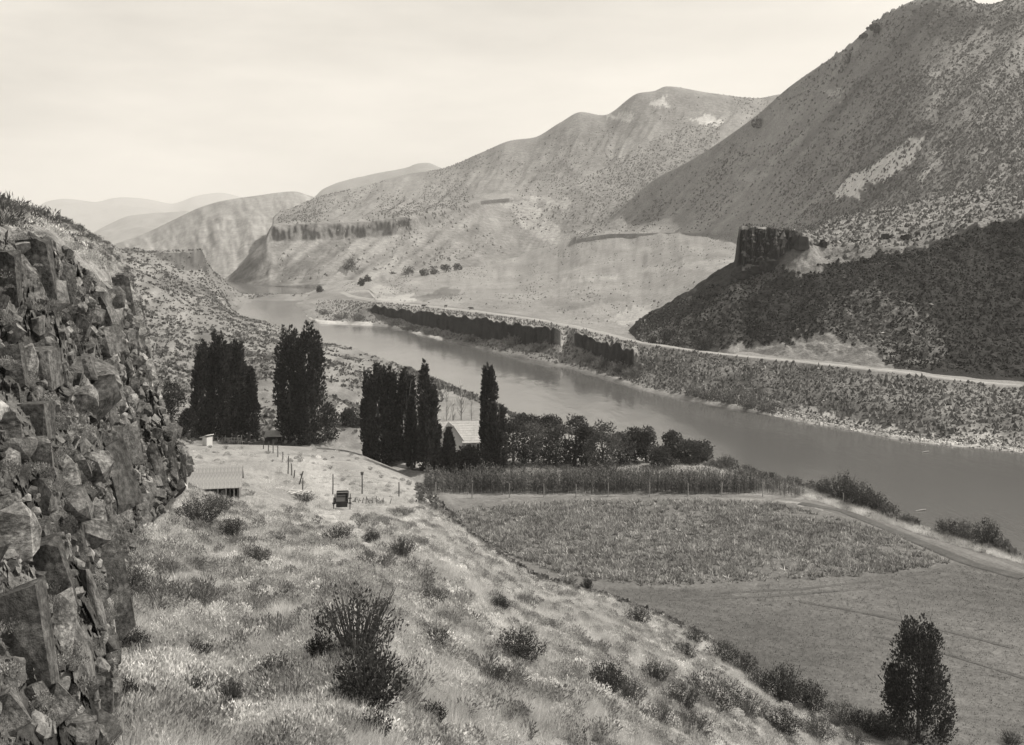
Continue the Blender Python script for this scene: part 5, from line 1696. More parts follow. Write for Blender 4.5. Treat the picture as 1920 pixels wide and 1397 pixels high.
ok = in_poly(sf.PX, sf.PY0, [(830, 960), (960, 948), (1120, 942), (1300, 940), (1440, 945), (1540, 965), (1660, 1000), (1760, 1045), (1780, 1058), (1600, 1082), (1400, 1096), (1200, 1100), (1060, 1080), (960, 1045), (870, 1000)]) & (sf.K < 5)
pat = np.clip(.62 + .5 * fbm(sf.X / 7, sf.D / 7, o=3, s=133), .1, 1)
Q, _, _, _ = sf.scatter(11000, ok * pat, rs)
crop = [tuft_arrays(rs, 8, .16, .42, .16, up=.6) for _ in range(6)]
mass('field_crop', rowize(Q, .8), crop, M['crop'], rs, .7, 1.3, tone=rs.uniform(.55, 1.75, len(Q)))
ok = in_poly(sf.PX, sf.PY0, [(1080, 1105), (1200, 1110), (1400, 1103), (1600, 1088), (1800, 1062), (2050, 1100), (2050, 1500), (1500, 1500), (1200, 1200)]) & (sf.K < 5)
Q, _, _, _ = sf.scatter(14000, ok * 1.0, rs)
mass('field_stubble', rowize(Q, .5), [tuft_arrays(rs, 5, .10, .16, .05) for _ in range(5)], M['crop'], rs, .6, 1.2, tone=rs.uniform(.5, 1.2, len(Q)))
# corn: tall stalks with drooping blades
corn = []
for k in range(6):
    m = MB()
    m.tube([(0, 0, -.1), (.03, 0, 1.1), (.02, .03, 2.1)], [.025, .02, .008], 3)
    for j in range(9):
        z0, a = .35 + j * .2, rs.random() * 6.28
        c_, s_ = math.cos(a), math.sin(a)
        p = np.array([(0, 0, z0), (c_ * .25 - s_ * .05, s_ * .25 + c_ * .05, z0 + .3), (c_ * .55, s_ * .55, z0 + .18), (c_ * .25 + s_ * .05, s_ * .25 - c_ * .05, z0 + .28)])
        m.add(p, np.array([(0, 1, 2, 3)]), rs.uniform(.6, 1.6))
    tri = [f for f in m.F if f.shape[1] == 3]
    quad = np.concatenate([f for f in m.F if f.shape[1] == 4])
    corn.append((np.concatenate(m.V), quad, np.concatenate(m.T)))
ok = in_poly(sf.PX, sf.PY0, [(786, 924), (900, 926), (1100, 927), (1300, 927), (1420, 926), (1500, 934), (1510, 922), (1440, 912), (1300, 908), (1100, 906), (900, 906), (800, 908)]) & (sf.K < 5)
Q, _, _, _ = sf.scatter(2600, ok * 1.0, rs)
Q = rowize(Q, 1.0)
cpx = 960 + FPX * Q[:, 0] / Q[:, 1]
mass('corn_rows', Q, corn, M['corn'], rs, .8, 1.2, tone=rs.uniform(.6, 1.3, len(Q)), mul=np.interp(cpx, [780, 830, 1380, 1500], [.7, 1, 1, .45]) * (1 + .12 * fbm(Q[:, 0] / 3, Q[:, 1] / 3, o=2, s=153)))

# ---- brush dots on the far slopes
def octa(r, jit=.25):
    v = np.array([(1, 0, 0), (0, 1, 0), (-1, 0, 0), (0, -1, 0), (0, 0, .9)]) * .5
    v = v + r.normal(size=v.shape) * jit * .5
    v[:4, 2] -= .15
    return v, np.array([(0, 1, 4), (1, 2, 4), (2, 3, 4), (3, 0, 4)]), r.uniform(.7, 1.3, 5)


oc = [octa(rs) for _ in range(6)]
# big hillside
base_d = np.where((sh.K > .1) & (sh.K < 5), 1.0, 0) * np.where(sh.PX < 2050, 1, .1)
px_, py_ = sh.PX, sh.PY0
patch = np.clip(.35 + 1.1 * fbm(sh.PX / 60, sh.PY0 / 40, o=3, s=140), 0, 1)
right = np.clip((sh.PX + .55 * sh.PY0 - 1600) / 260, 0, 1)
dens = base_d * (.05 + right * (.35 + .6 * patch) + .0 * in_poly(px_, py_, [(1560, 380), (1600, 290), (1700, 200), (1760, 220), (1740, 330), (1650, 400)])
                 + .5 * np.clip(fbm(along / 22, (sh.PX - sh.PY0) / 120, o=3, s=141) - .15, 0, 1))
dens = dens * np.where(in_poly(px_, py_, SCREE), .35, 1)
Q, _, _, _ = sh.scatter(27000, dens / sh.D, rs)
mass('hillside_brush', Q, oc, M['hillshrub'], rs, .5, 2.0, tone=rs.uniform(.7, 2.0, len(Q)), sink=0)
# bench above the bluff
dens = np.where(~st.dark & (st.K > 3) & (st.K < 7) & (st.PX > 1390) & (st.PX < 2100), 1.0, 0)
Q, _, _, _ = st.scatter(5200, dens, rs)
mass('bench_brush', Q, oc, M['hillshrub'], rs, .6, 1.9, tone=rs.uniform(.5, 1.5, len(Q)), sink=0)
# mountain behind
pm = np.clip(.25 + .8 * fbm(sm.PX / 70, sm.PY0 / 45, o=3, s=142), 0, 1) + 1.2 * in_poly(sm.PX, sm.PY0, [(1100, 330), (1260, 240), (1360, 225), (1330, 320), (1180, 430), (1090, 420)])
dens = np.where((sm.K > .3) & (sm.K < 6) & (sm.PX > 520), 1 / sm.D, 0) * pm
Q, _, _, _ = sm.scatter(9000, dens, rs)
mass('mountain_brush', Q, oc, M['hillshrub'], rs, 1.2, 3.4, tone=rs.uniform(.9, 2.0, len(Q)), sink=0)
# far bank below the road and meadow
dens = np.where((sb.K > 1.0) & (sb.K < 4.95) & (sb.PX > 590) & (sb.PX < 2050), 1.0, 0) * np.where(cliff, .0, 1) * np.where(bar, .12, 1) * np.clip((sb.PX - 575 + 30 * fbm(sb.PX / 14, sb.PY0 / 5, o=2, s=160)) / 90, 0, 1)
Q, _, _, _ = sb.scatter(6000, dens / sb.D, rs)
mass('far_bank_brush', Q, oc, M['hillshrub'], rs, .4, 1.4, tone=rs.uniform(.6, 1.9, len(Q)), sink=0)
dens = np.where((sb.K > 6.1) & (sb.K < 8) & (sb.PX < 1450) & (sb.PX > 640), 1 / sb.D, 0) * np.clip(.3 + fbm(sb.PX / 50, sb.PY0 / 14, o=3, s=143), .03, 1)
Q, _, _, _ = sb.scatter(2600, dens, rs)
mass('meadow_brush', Q, oc, M['hillshrub'], rs, .5, 1.4, tone=rs.uniform(1.0, 2.4, len(Q)), sink=.1)
# talus: broken basalt
tal = []
for k in range(8):
    v = np.array([(1, 0, 0), (0, 1, 0), (-1, 0, 0), (0, -1, 0), (0, 0, .8), (0, 0, -.6)]) * .5 * rs.uniform(.6, 1.3, (6, 1)) + rs.normal(size=(6, 3)) * .1
    f = np.array([(0, 1, 4), (1, 2, 4), (2, 3, 4), (3, 0, 4), (1, 0, 5), (2, 1, 5), (3, 2, 5), (0, 3, 5)])
    tal.append((v, f, np.full(6, rs.uniform(.7, 1.3))))
dens = np.where(st.dark & (st.K > .1) & (st.K < 3.95) & (st.PX > 1190) & (st.PX < 2100), 1.0, 0) * np.where(cap, .1, 1)
Q, _, _, _ = st.scatter(16000, dens, rs)
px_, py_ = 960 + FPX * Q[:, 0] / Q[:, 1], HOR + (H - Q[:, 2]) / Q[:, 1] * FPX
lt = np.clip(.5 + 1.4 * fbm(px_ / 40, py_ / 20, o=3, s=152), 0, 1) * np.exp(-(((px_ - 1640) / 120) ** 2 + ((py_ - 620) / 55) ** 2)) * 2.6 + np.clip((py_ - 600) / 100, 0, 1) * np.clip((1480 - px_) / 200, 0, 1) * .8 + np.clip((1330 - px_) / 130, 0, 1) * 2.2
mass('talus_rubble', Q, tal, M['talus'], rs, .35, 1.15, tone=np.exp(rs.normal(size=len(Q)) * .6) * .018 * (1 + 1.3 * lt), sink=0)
# rocks of the far bank
dens = np.where((sb.K > 1.2) & (sb.K < 4.7) & (sb.PX > 1195) & (sb.PX < 2050), 1.0, 0)
Q, _, _, _ = sb.scatter(5200, dens, rs)
mass('bank_rubble', Q, tal, M['talus'], rs, .35, .95, tone=np.exp(rs.normal(size=len(Q)) * .45) * .11, sink=0)
dens = np.where((sb.K > .6) & (sb.K < 2.2) & (sb.PX > 1440) & (sb.PX < 2050), 1.0, 0)
Q, _, _, _ = sb.scatter(2600, dens, rs)
mass('river_gravel', Q, tal, M['talus'], rs, .25, .7, tone=np.exp(rs.normal(size=len(Q)) * .35) * .38, sink=0)
# ------------------------------------------------------------------ roads, tracks, ditch
strip('road', sb, [(2300, 748), (1920, 724), (1800, 713), (1700, 699), (1600, 688), (1500, 678), (1385, 667), (1300, 657), (1240, 648), (1185, 639), (1130, 624), (1070, 611), (1000, 598), (900, 585), (800, 574), (720, 567), (660, 556), (640, 548)],
      4.5, .10, M['road'], .42, n=140, rut=.07)
strip('dirt_track', sf, [(800, 940), (1000, 933), (1200, 930), (1380, 930), (1480, 936), (1560, 950), (1660, 982), (1760, 1018), (1860, 1052), (1960, 1085)], 2.6, .05, M['track'], .15, n=70, rut=.08)
strip('grassy_ditch', sf, [(1500, 944), (1580, 958), (1660, 990), (1740, 1024), (1820, 1058), (1920, 1084)], 2.6, .09, M['track'], .085, n=50)
strip('field_ditch', sf, [(612, 850), (650, 860), (700, 874), (745, 890), (790, 915)], 1.6, .06, M['track'], .06, n=40)
strip('lower_ditch', sf, [(690, 868), (740, 872), (790, 882), (815, 890)], 1.2, .06, M['track'], .06, n=30)
kc = int(np.searchsorted(sb.k, 7.97))
jc = [int(np.searchsorted(sb.px, p_)) for p_ in range(1090, 1381, 12)]
cpts = [(sb.px[j], sb.PY[kc, j]) for j in jc]
strip('hill_canal', sb, cpts, 4, .6, M['track'], .09, n=60)
for pts in ([(1500, 1128), (1600, 1145), (1720, 1170), (1900, 1215)], [(1640, 1192), (1740, 1216), (1840, 1246), (1930, 1275)], [(1350, 1112), (1500, 1105), (1650, 1088), (1780, 1068)], [(1250, 1125), (1450, 1118), (1640, 1103), (1790, 1080)]):
    strip('field_furrow', sf, pts, .7, .03, M['track'], .095, n=40, rut=.02)
strip('foot_path', sn, [(606, 962), (625, 985), (650, 1004), (680, 1024), (696, 1040)], 1.7, .03, M['track'], .34, n=30)


def gz(x, y, sheets=(sn, sf)):
    return max(s_.ground(x, y) for s_ in sheets)


def beam(p0, p1, r0, n=6, tone=1.0, r1=None):
    return MB().tube([p0, tuple((np.array(p0) + np.array(p1)) / 2), p1], [r0, (r0 + (r1 or r0)) / 2, r1 or r0], n, tone)


# ------------------------------------------------------------------ farmhouse
b = sf.hit(866, 850)
hx, hy, hz = b
k = hy / FPX
L_, Wd_, eave, ridge = 90 * k, 5.6, 2.6, 5.4
h_t = thing('farmhouse', 'low farmhouse with a pale pitched roof among the poplars', 'house', (hx, hy, hz - .1), math.radians(7))
m = MB()
m.box((0, 0, eave / 2), (L_ - .5, Wd_ - .8, eave))
for sx_ in (-1, 1):
    x = sx_ * (L_ / 2 - .25)
    V = [(x, -Wd_ / 2 + .4, eave), (x, Wd_ / 2 - .4, eave), (x, 0, ridge - .15), (x - sx_ * .1, -Wd_ / 2 + .4, eave), (x - sx_ * .1, Wd_ / 2 - .4, eave), (x - sx_ * .1, 0, ridge - .15)]
    m.add(V, [np.array([(0, 1, 2), (3, 5, 4)]), np.array([(0, 3, 4, 1), (1, 4, 5, 2), (2, 5, 3, 0)])])
put('wall', m.mesh('wall'), ground_mat('house_boards', ((.8, .2), (5, .25)), base=.3), h_t)
roof_m = ground_mat('roof_shingles', ((.7, .10), (4.0, .18)), base=.45, stretch=(1, 1, 1), bump=.03, bump_scale=9)
m = MB()
rl = math.hypot(Wd_ / 2 + .35, ridge - eave + .25)
ra = math.atan2(ridge - eave + .25, Wd_ / 2 + .35)
for sgn in (-1, 1):
    nrow = 9
    for i in range(nrow):
        t = (i + .5) / nrow
        y = sgn * (Wd_ / 2 + .35) * (1 - t)
        z = eave - .22 + (ridge - eave + .25) * t
        m.box((0, y, z + .05), (L_ + .5, rl / nrow * 1.25, .05), tilt=('x', -sgn * (ra - .05)))
put('roof', m.mesh('roof'), roof_m, h_t)
dark_m = ground_mat('dark_opening', ((2, .1),), base=.03)
for x in (-L_ * .3, L_ * .12, L_ * .34):
    w_ = put('window', MB().box((x, -Wd_ / 2 + .38, 1.5), (.9, .06, 1.1)).mesh('window'), dark_m, h_t)
    f_ = MB()
    for dx, dz, sx_, sz_ in ((-.5, 0, .1, 1.3), (.5, 0, .1, 1.3), (0, .6, 1.1, .1), (0, -.6, 1.1, .1), (0, 0, .05, 1.1)):
        f_.box((x + dx, -Wd_ / 2 + .34, 1.5 + dz), (sx_, .09, sz_))
    put('frame', f_.mesh('frame'), M['white'], w_)
put('door', MB().box((-L_ * .08, -Wd_ / 2 + .37, 1.0), (.95, .07, 2.0)).mesh('door'), dark_m, h_t)
# white gabled wing in front of its left end
b2 = sf.hit(846, 858)
w_t = thing('house_wing', 'bright white gabled wing at the left end of the farmhouse', 'house', (b2[0], b2[1] - .5, b2[2] - .1), math.radians(14))
m = MB()
gw, gl, ge, gr_ = 3.0, 3.6, 3.3, 5.5
m.box((0, 0, ge / 2), (gw, gl, ge))
for sy_ in (-1, 1):
    y = sy_ * gl / 2
    V = [(-gw / 2, y, ge), (gw / 2, y, ge), (0, y, gr_), (-gw / 2, y - sy_ * .1, ge), (gw / 2, y - sy_ * .1, ge), (0, y - sy_ * .1, gr_)]
    m.add(V, [np.array([(0, 1, 2), (3, 5, 4)]), np.array([(0, 3, 4, 1), (1, 4, 5, 2), (2, 5, 3, 0)])])
put('wall', m.mesh('wall'), M['white'], w_t)
m = MB()
an = math.atan2(gr_ - ge, gw / 2)
for sgn in (-1, 1):
    m.box((sgn * gw / 4 * 1.12, 0, (ge + gr_) / 2 - .02), (math.hypot(gw / 2, gr_ - ge) * 1.2, gl + .5, .09), tilt=('y', sgn * an))
put('roof', m.mesh('roof'), M['white'], w_t)
put('window', MB().box((0, -gl / 2 - .03, 1.5), (.8, .06, 1.1)).mesh('window'), dark_m, w_t)

# ------------------------------------------------------------------ shed below the rocks
bs_ = sn.hit(432, 939)
k = bs_[1] / FPX
sw = 100 * k
eh = 29 * k
s_t = thing('shed', 'small plank shed with a broad pale roof beside the rocks', 'shed', (bs_[0] - sw * .34, bs_[1] + 1.0, bs_[2]), math.radians(11))
dep, rise = 3.0, 1.25
shed_roof = ground_mat('shed_roof_boards', ((1.5, .2), (6, .25)), base=.31, stretch=(2.5, .5, .5))
m = MB()
nb_ = 15
for i in range(nb_):
    x = -sw / 2 + sw * (i + .5) / nb_
    q = put('roof_board', MB().box((0, 0, 0), (sw / nb_ * .99, math.hypot(dep / 2, rise) + .25, .04), tilt=('x', math.atan2(rise, dep / 2))).mesh('roof_board'), shed_roof, s_t,
            loc=(x, -dep / 4 - .1, eh + rise / 2 - .05 + .005 * (i % 3)))
put('roof', MB().box((0, 0, 0), (sw, math.hypot(dep / 2, rise) + .2, .04), tilt=('x', -math.atan2(rise, dep / 2))).mesh('roof'), shed_roof, s_t, loc=(0, dep / 4 + .1, eh + rise / 2 - .05))
m = MB()
for x in (-sw / 2 + .25, sw / 2 - .25):
    m.box((x, 0, eh / 2 - .3), (.08, dep - .5, eh + .6))
    V = [(x - .04, -dep / 2 + .25, eh), (x - .04, dep / 2 - .25, eh), (x - .04, 0, eh + rise - .12), (x + .04, -dep / 2 + .25, eh), (x + .04, dep / 2 - .25, eh), (x + .04, 0, eh + rise - .12)]
    m.add(V, [np.array([(0, 1, 2), (3, 5, 4)]), np.array([(0, 3, 4, 1), (1, 4, 5, 2), (2, 5, 3, 0)])])
m.box((0, dep / 2 - .25, eh / 2 - .3), (sw - .6, .08, eh + .6))
put('wall', m.mesh('wall'), ground_mat('shed_wood', ((2, .2), (9, .25)), base=.16), s_t)
for i in range(9):
    x = sw / 2 - .3 - i * .3
    put('slat', MB().box((0, 0, 0), (.13, .04, eh + .35)).mesh('slat'), M['palepost'] if i % 2 else M['post'], s_t, loc=(x, -dep / 2 + .25, eh / 2 - .2))

# ------------------------------------------------------------------ white privy, lean-to, slatted pen
bp = sn.hit(389, 836)
pb_ = sf.hit(389, 834)
bp = bp if bp[1] < pb_[1] else pb_
k = bp[1] / FPX
p_t = thing('privy', 'little white privy with a slanting roof under the poplars', 'privy', tuple(bp), math.radians(-38))
pw, ph = 13 * k, 17 * k
put('wall', MB().box((0, 0, ph / 2 - .1), (pw, pw, ph + .2)).mesh('wall'), M['white'], p_t)
put('roof', MB().box((-.18, 0, ph + .1), (pw * 1.7, pw * 1.3, .08), tilt=('y', -.32)).mesh('roof'), M['white'], p_t)
put('door', MB().box((-pw / 2 - .02, 0, ph * .45), (.05, pw * .6, ph * .85)).mesh('door'), dark_m, p_t)
bl = sf.hit(514, 830)
k = bl[1] / FPX
l_t = thing('lean_to', 'open lean-to with a pale flat roof between the two big poplar clumps', 'shelter', tuple(bl), math.radians(4))
lw = 34 * k
put('roof', MB().box((0, 0, 1.55), (lw, 2.6, .12), tilt=('x', .22)).mesh('roof'), ground_mat('lean_to_roof', ((2, .15),), base=.42), l_t)
for x in (-lw / 2 + .15, lw / 2 - .15):
    for y, hh in ((-1.1, 1.3), (1.1, 1.75)):
        put('post', MB().tube([(0, 0, -.2), (0, 0, hh / 2), (0, 0, hh)], .06).mesh('post'), M['post'], l_t, loc=(x, y, 0))
put('wall', MB().box((0, 1.1, .7), (lw - .3, .06, 1.5)).mesh('wall'), M['post'], l_t)
bn = sf.hit(428, 833)
k = bn[1] / FPX
n_t = thing('pole_pen', 'crooked pen of pale poles beside the white privy', 'pen', tuple(bn))
r = np.random.default_rng(15)
me_p = beam((0, 0, -.15), (0, 0, 1.0), .06).mesh('pole')
for i in range(15):
    x = -26 * k + 52 * k * i / 14
    q = put('pole', me_p, M['dead'], n_t, loc=(x, r.normal() * .1, 0), scale=(1, 1, r.uniform(.95, 1.5)))
    q.rotation_euler = (r.normal() * .1, r.normal() * .22, 0)
for z, x0, x1 in ((1.05, -26, -6), (1.0, -4, 26), (.5, -26, 26)):
    put('rail', beam((x0 * k, .05, z), (x1 * k, .05, z + r.normal() * .08), .05).mesh('rail'), M['dead'], n_t)
for px_l, tl in ((405, -.35), (410, .3)):
    q = put('pole', me_p, M['dead'], n_t, loc=((px_l - 428) * k, -.2, 0), scale=(1, 1, 1.7))
    q.rotation_euler = (0, tl, 0)

# ------------------------------------------------------------------ fences: posts are parts
def fence(name, lab, posts, mat, sheet, r0=.075, rails=None):
    """posts: (px, base row, height in photo px, lean)"""
    pts = [(sheet.hit(px, pb), hp, ln) for px, pb, hp, ln in posts]
    base = pts[0][0]
    t = thing(name, lab, 'fence', tuple(base))
    for p, hp, ln in pts:
        hh = hp * p[1] / FPX
        q = put('post', MB().tube([(0, 0, -.25), (.01, 0, hh * .5), (0, .01, hh)], [r0, r0 * .95, r0 * .8], 6).mesh('post'), mat, t, loc=tuple(p - base))
        q.rotation_euler = (0, ln, 0)
    for i in range(len(pts) - 1):
        for fz in (rails or ()):
            a, b__ = pts[i][0] - base, pts[i + 1][0] - base
            a = a + np.array([0, 0, pts[i][1] * pts[i][0][1] / FPX * fz])
            b__ = b__ + np.array([0, 0, pts[i + 1][1] * pts[i + 1][0][1] / FPX * fz])
            put('wire', MB().tube([a, (a + b__) / 2 - np.array([0, 0, .04]), b__], .008, 3).mesh('wire'), M['iron'], t)
    return t


fence('yard_fence', 'dark post fence coming down the yard from the lean-to', [(494, 842, 19, 0), (503, 846, 19, .03), (512, 850, 20, 0), (521, 857, 22, -.02), (530, 866, 19, .02), (540, 888, 33, .03), (547, 891, 22, -.03), (551, 897, 16, .12)], M['post'], sn, rails=(.85, .5))
fence('road_fence', 'row of four tall thin posts standing behind the wagon', [(567, 926, 30, .03), (624, 927, 38, .01), (679, 926, 36, .0), (748, 931, 27, 0)], M['post'], sn, r0=.07, rails=(.9,))
fence('corn_fence', 'pale posts along the near side of the corn', [(817, 934, 30, 0), (885, 934, 28, .02), (955, 934, 28, 0), (1020, 933, 26, -.02), (1080, 933, 25, 0), (1140, 932, 26, .02), (1218, 932, 27, 0), (1290, 931, 25, 0), (1353, 931, 26, .03), (1430, 932, 24, 0)], M['palepost'], sf, r0=.07, rails=(.85, .5))
kn = sn.hit(679, 926)
hh = 36 * kn[1] / FPX
put('bucket', MB().tube([(0, 0, 0), (0, 0, .16), (0, 0, .32)], [.12, .15, .17], 10).mesh('bucket'), M['post'], label='dark bucket hung upside down on top of the second tall post', cat='bucket', loc=(kn[0], kn[1], kn[2] + hh - .05))

# leaning pole, woodpile, brush
wp = sn.hit(553, 928)
t = thing('woodpile', 'heap of white weathered poles at the foot of the fence', 'woodpile', tuple(wp))
r = np.random.default_rng(21)
for i in range(16):
    a = r.uniform(-.9, .9)
    l_ = r.uniform(.7, 1.6)
    c0 = np.array([r.uniform(-1.3, 1.3), r.uniform(-.5, .5), .1 + .22 * r.random()])
    d = np.array([math.cos(a), math.sin(a), r.uniform(-.2, .9)]) * l_ / 2
    put('log', beam(tuple(c0 - d), tuple(c0 + d), .06, 6, 1.4).mesh('log'), M['dead'], t)
lp = sn.hit(560, 908)
t = put('leaning_pole', beam((0, 0, -.2), (.45, 0, 1.3), .07).mesh('leaning_pole'), M['post'], label='short dark pole leaning to the right above the woodpile', cat='pole', loc=tuple(lp))
br = sn.hit(690, 945)
t = thing('brush_heap', 'grey heap of brush and sticks right beside the wagon', 'brush heap', tuple(br))
for i in range(34):
    a = r.random() * 3.14
    l_ = r.uniform(.4, 1.1)
    c0 = np.array([r.normal() * 1.3, r.normal() * .25, .15 + .2 * r.random()])
    d = np.array([math.cos(a) * .6, r.normal() * .2, abs(math.sin(a))]) * l_ / 2
    put('stick', beam(tuple(c0 - d), tuple(c0 + d), .035, 4, r.uniform(.7, 1.5)).mesh('stick'), M['dead'] if i % 3 == 0 else M['bark'], t)
# drift logs, river snags
for px, py, sheet, lab, ln in ((1735, 848, None, 'pale drift log floating near the far gravel bar', 1.5), (1726, 958, None, 'thin drift log in the water by the near willows', 1.7)):
    d = H * FPX / (py - HOR)
    put('drift_log', MB().tube([(-ln / 2, -.3, 0), (0, 0, .08), (ln / 2, .25, .12)], [.07, .10, .08], 8, .8).mesh('drift_log'), M['dead'], label=lab, cat='log', loc=(d * (px - 960) / FPX, d, .03))
sp = sf.hit(1580, 948)
put('forked_stick', MB().tube([(0, 0, -.1), (.1, 0, .9), (.12, 0, 1.7)], .06, 5).tube([(.1, 0, .5), (-.4, 0, .2), (-1.0, 0, 0)], .05, 5).mesh('forked_stick'), M['dead'], label='white forked stick below the tallest willow', cat='stick', loc=tuple(sp))
sp = sn.hit(1104, 1112)
put('broken_post', MB().tube([(0, 0, -.2), (.15, 0, .5), (.28, 0, 1.15)], .06, 6).mesh('broken_post'), M['post'], label='short broken post leaning at the corner of the field', cat='post', loc=tuple(sp))

# ------------------------------------------------------------------ wagon
wg = sn.hit(641, 955)
wa = thing('wagon', 'old dark farm wagon seen from behind in the yard', 'wagon', tuple(wg), math.radians(7), scale=(.88, .88, .82))


def wheel(x, y, rad, lab=None):
    m_rim = MB()
    n = 20
    th = np.arange(n) * 2 * math.pi / n
    ring = [(0, math.cos(a) * rad, math.sin(a) * rad + rad) for a in th]
    V, F = [], []
    for i, (px_, py_, pz_) in enumerate(ring):
        for dx, dr in ((-.035, -.05), (.035, -.05), (.035, 0), (-.035, 0)):
            f = (rad + dr) / rad
            V.append((dx, py_ * f, (pz_ - rad) * f + rad))
    for i in range(n):
        for q in range(4):
            F.append((i * 4 + q, i * 4 + (q + 1) % 4, ((i + 1) % n) * 4 + (q + 1) % 4, ((i + 1) % n) * 4 + q))
    w = put('wheel', MB().tube([(-.12, 0, rad), (0, 0, rad), (.12, 0, rad)], .09, 8).mesh('wheel'), M['iron'], wa, loc=(x, y, 0))
    put('rim', m_rim.add(np.array(V), np.array(F)).mesh('rim'), M['iron'], w)
    for i in range(12):
        a = i * math.pi / 6
        put('spoke', MB().tube([(0, math.cos(a) * .08, math.sin(a) * .08 + rad), (0, math.cos(a) * rad * .5, math.sin(a) * rad * .5 + rad), (0, math.cos(a) * (rad - .03), math.sin(a) * (rad - .03) + rad)], .022, 4).mesh('spoke'), M['post'], w)


for x in (-.76, .76):
    wheel(x, 0, .62)
    wheel(x * .96, 2.3, .5)
m = MB().box((0, 1.15, .78), (1.12, 3.1, .07)).box((-.56, 1.15, .98), (.05, 3.1, .40)).box((.56, 1.15, .98), (.05, 3.1, .40)).box((0, 2.68, .98), (1.1, .05, .40))
put('bed', m.mesh('bed'), M['iron'], wa)
put('tailboard', MB().box((0, -.42, .62), (1.05, .05, .62), tilt=('x', .18)).mesh('tailboard'), M['iron'], wa)
put('axle', MB().tube([(-.8, 0, .62), (0, 0, .62), (.8, 0, .62)], .05).mesh('axle'), M['iron'], wa)
put('axle', MB().tube([(-.76, 2.3, .5), (0, 2.3, .5), (.76, 2.3, .5)], .05).mesh('axle'), M['iron'], wa)
put('seat', MB().box((0, 1.9, 1.22), (1.1, .4, .06)).box((0, 2.12, 1.3), (1.1, .05, .16)).box((-.45, 1.9, 1.12), (.06, .3, .16)).box((.45, 1.9, 1.12), (.06, .3, .16)).mesh('seat'), M['post'], wa)
put('tongue', MB().tube([(0, 2.6, .55), (.05, 4.0, .4), (.1, 5.2, .12)], .05).mesh('tongue'), M['post'], wa)


# ------------------------------------------------------------------ cattle on the far road
def cow_mesh():
    m = MB()
    X = [(-1.12, .95, .10, .12), (-1.0, 1.0, .28, .30), (-.6, 1.0, .31, .36), (-.1, .96, .33, .40), (.35, 1.0, .31, .37), (.62, 1.08, .24, .30), (.85, 1.18, .15, .19), (1.0, 1.22, .14, .16), (1.25, 1.12, .10, .11), (1.42, 1.02, .07, .08)]
    n = 10
    V, F = [], []
    for x, z, ry, rz_ in X:
        for j in range(n):
            a = 2 * math.pi * j / n
            V.append((x, math.cos(a) * ry, z + math.sin(a) * rz_))
    for i in range(len(X) - 1):
        for j in range(n):
            F.append((i * n + j, (i + 1) * n + j, (i + 1) * n + (j + 1) % n, i * n + (j + 1) % n))
    m.add(np.array(V), [np.array(F), np.array([tuple(range(n - 1, -1, -1)), tuple(range((len(X) - 1) * n, len(X) * n))])])
    for x, y, kx in ((-.85, .17, -.06), (-.9, -.17, .05), (.5, .16, .03), (.45, -.16, -.03)):
        m.tube([(x, y, .85), (x + kx, y, .48), (x + kx * .4, y, .24), (x + kx * .4 + .02, y, 0)], [.13, .075, .05, .06], 6)
    for s_ in (-1, 1):
        m.tube([(1.08, s_ * .1, 1.3), (1.06, s_ * .22, 1.34), (1.06, s_ * .3, 1.3)], [.03, .04, .015], 5)
    m.tube([(-1.1, 0, 1.1), (-1.2, 0, .8), (-1.2, 0, .45)], [.04, .025, .035], 5)
    return m.mesh('cow', True)


cm_ = cow_mesh()
for px, py, rz_, sc_, lab in ((795, 577, .1, 1.0, 'leftmost of the three dark cattle on the far road'), (836, 577, 1.0, .85, 'middle smaller cow on the far road'), (883, 582, math.pi, .95, 'blackest cow, right-hand one on the far road')):
    p = sb.hit(px, py)
    put('cow', cm_, M['hide'], label=lab, cat='cow', group='cattle on the far road', loc=(p[0], p[1], p[2] + .05), rz=rz_, scale=(sc_, sc_, sc_))

dark_prot = []
for pm_ in PROT[:10]:
    q = pm_.copy()
    q.materials.clear()
    q.materials.append(M['darkrock'])
    dark_prot.append(q)
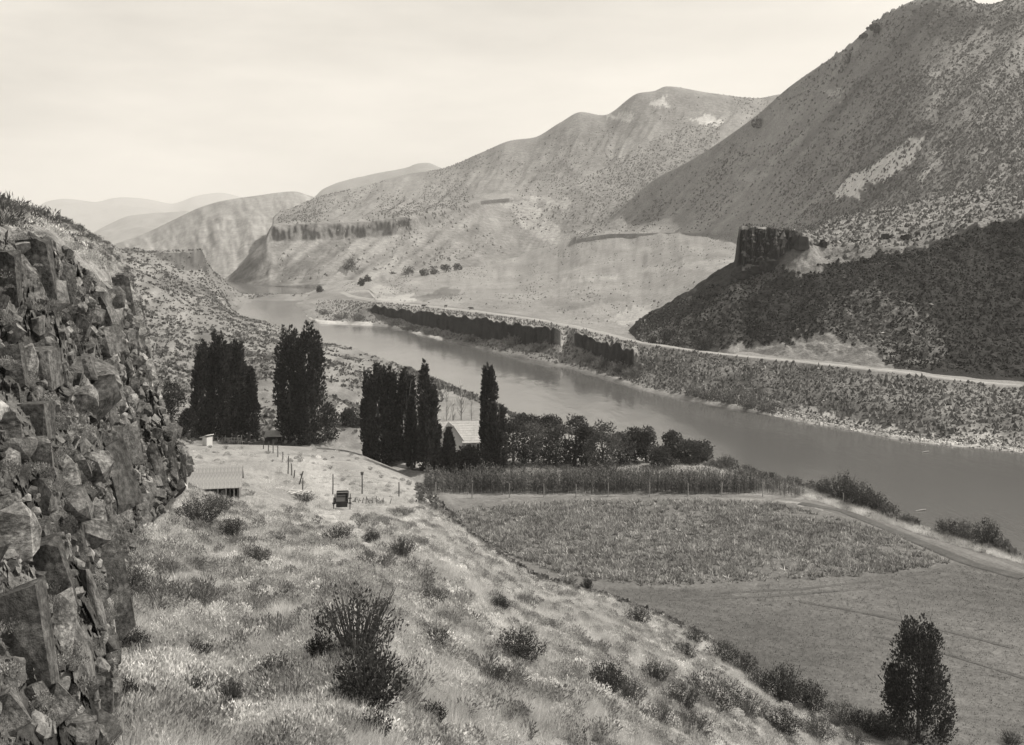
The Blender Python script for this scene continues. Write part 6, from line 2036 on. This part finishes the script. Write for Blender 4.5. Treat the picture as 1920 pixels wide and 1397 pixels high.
# broken rim rock along the edge of the bench
for i, (px, py, wp, hp, lab) in enumerate([(1535, 452, 30, 14, 'dark ledge rocks just right of the black rock cap'), (1600, 448, 34, 12, 'low dark ledge on the bench edge, left of the pair'), (1662, 440, 44, 14, 'longest dark ledge on the bench edge above the talus'),
                                           (1712, 438, 36, 14, 'dark ledge rocks at the right end of the bench edge'), (1400, 500, 40, 26, 'fallen black blocks under the left foot of the rock cap'), (1450, 484, 44, 24, 'fallen black blocks under the middle of the rock cap'), (1496, 446, 26, 22, 'black blocks where the rock cap dies into the bench')]):
    p = st.hit(px, py + hp * .5)
    k = p[1] / FPX
    t = thing('rock_ledge', lab, 'rocks', tuple(p), group='ledges of rim rock')
    for j in range(7):
        q = put('boulder', dark_prot[rk.integers(0, len(dark_prot))], None, t, loc=(rk.uniform(-.5, .5) * wp * k, rk.normal() * 1.0, hp * k * rk.uniform(-.2, .15)), rz=rk.random() * 6)
        f = rk.uniform(.4, .85)
        q.scale = (hp * k * f * 1.6, hp * k * f * 1.4, hp * k * f)

# outcrops on the ridge of the big hill
for i, (px, py, wp, hp, lab) in enumerate([(1588, 105, 26, 34, 'dark rock outcrop standing out of the ridge skyline'), (1640, 50, 22, 20, 'upper rock knob on the ridge skyline'), (1622, 66, 18, 14, 'low pale rocks between the two ridge outcrops'),
                                           (1578, 128, 20, 16, 'dark rocks just below the skyline outcrop'), (1683, 102, 16, 12, 'lone dark rock clump out on the upper hillside'), (1424, 226, 20, 18, 'dark rock and brush clump on the lower ridge'),
                                           (1515, 172, 10, 8, 'small dark rock beside the ridge line')]):
    p = sh.hit(px, py + hp * .4)
    k = p[1] / FPX
    t = thing('rock_outcrop', lab, 'rocks', tuple(p), group='rock outcrops on the ridge')
    for j in range(5 if wp > 12 else 3):
        q = put('boulder', PROT[rk.integers(0, len(PROT))], None, t, loc=(rk.normal() * wp * k * .25, rk.normal() * 2, hp * k * rk.uniform(.0, .4)), rz=rk.random() * 6)
        f = rk.uniform(.35, .65)
        q.scale = (wp * k * f, wp * k * f, hp * k * f * 1.1)
# ------------------------------------------------------------------ air: pale haze that fades the far hills
hm = bpy.data.materials.new('haze_air')
hm.use_nodes = True
hn, hl = hm.node_tree.nodes, hm.node_tree.links
hn.clear()
pv = hn.new('ShaderNodeVolumePrincipled')
pv.inputs['Color'].default_value = (.96, .96, .96, 1)
pv.inputs['Density'].default_value = 1.1e-4
pv.inputs['Anisotropy'].default_value = 0.25
ho = hn.new('ShaderNodeOutputMaterial')
hl.new(pv.outputs[0], ho.inputs['Volume'])
HB = MB().box((0, 0, 0), (1, 1, 1))
zt, zb = 560.0, -6.5
put('haze', HB.mesh('haze'), hm, kind='stuff', loc=(0, 0, (zt + zb) / 2), scale=(29000, 29000, zt - zb))
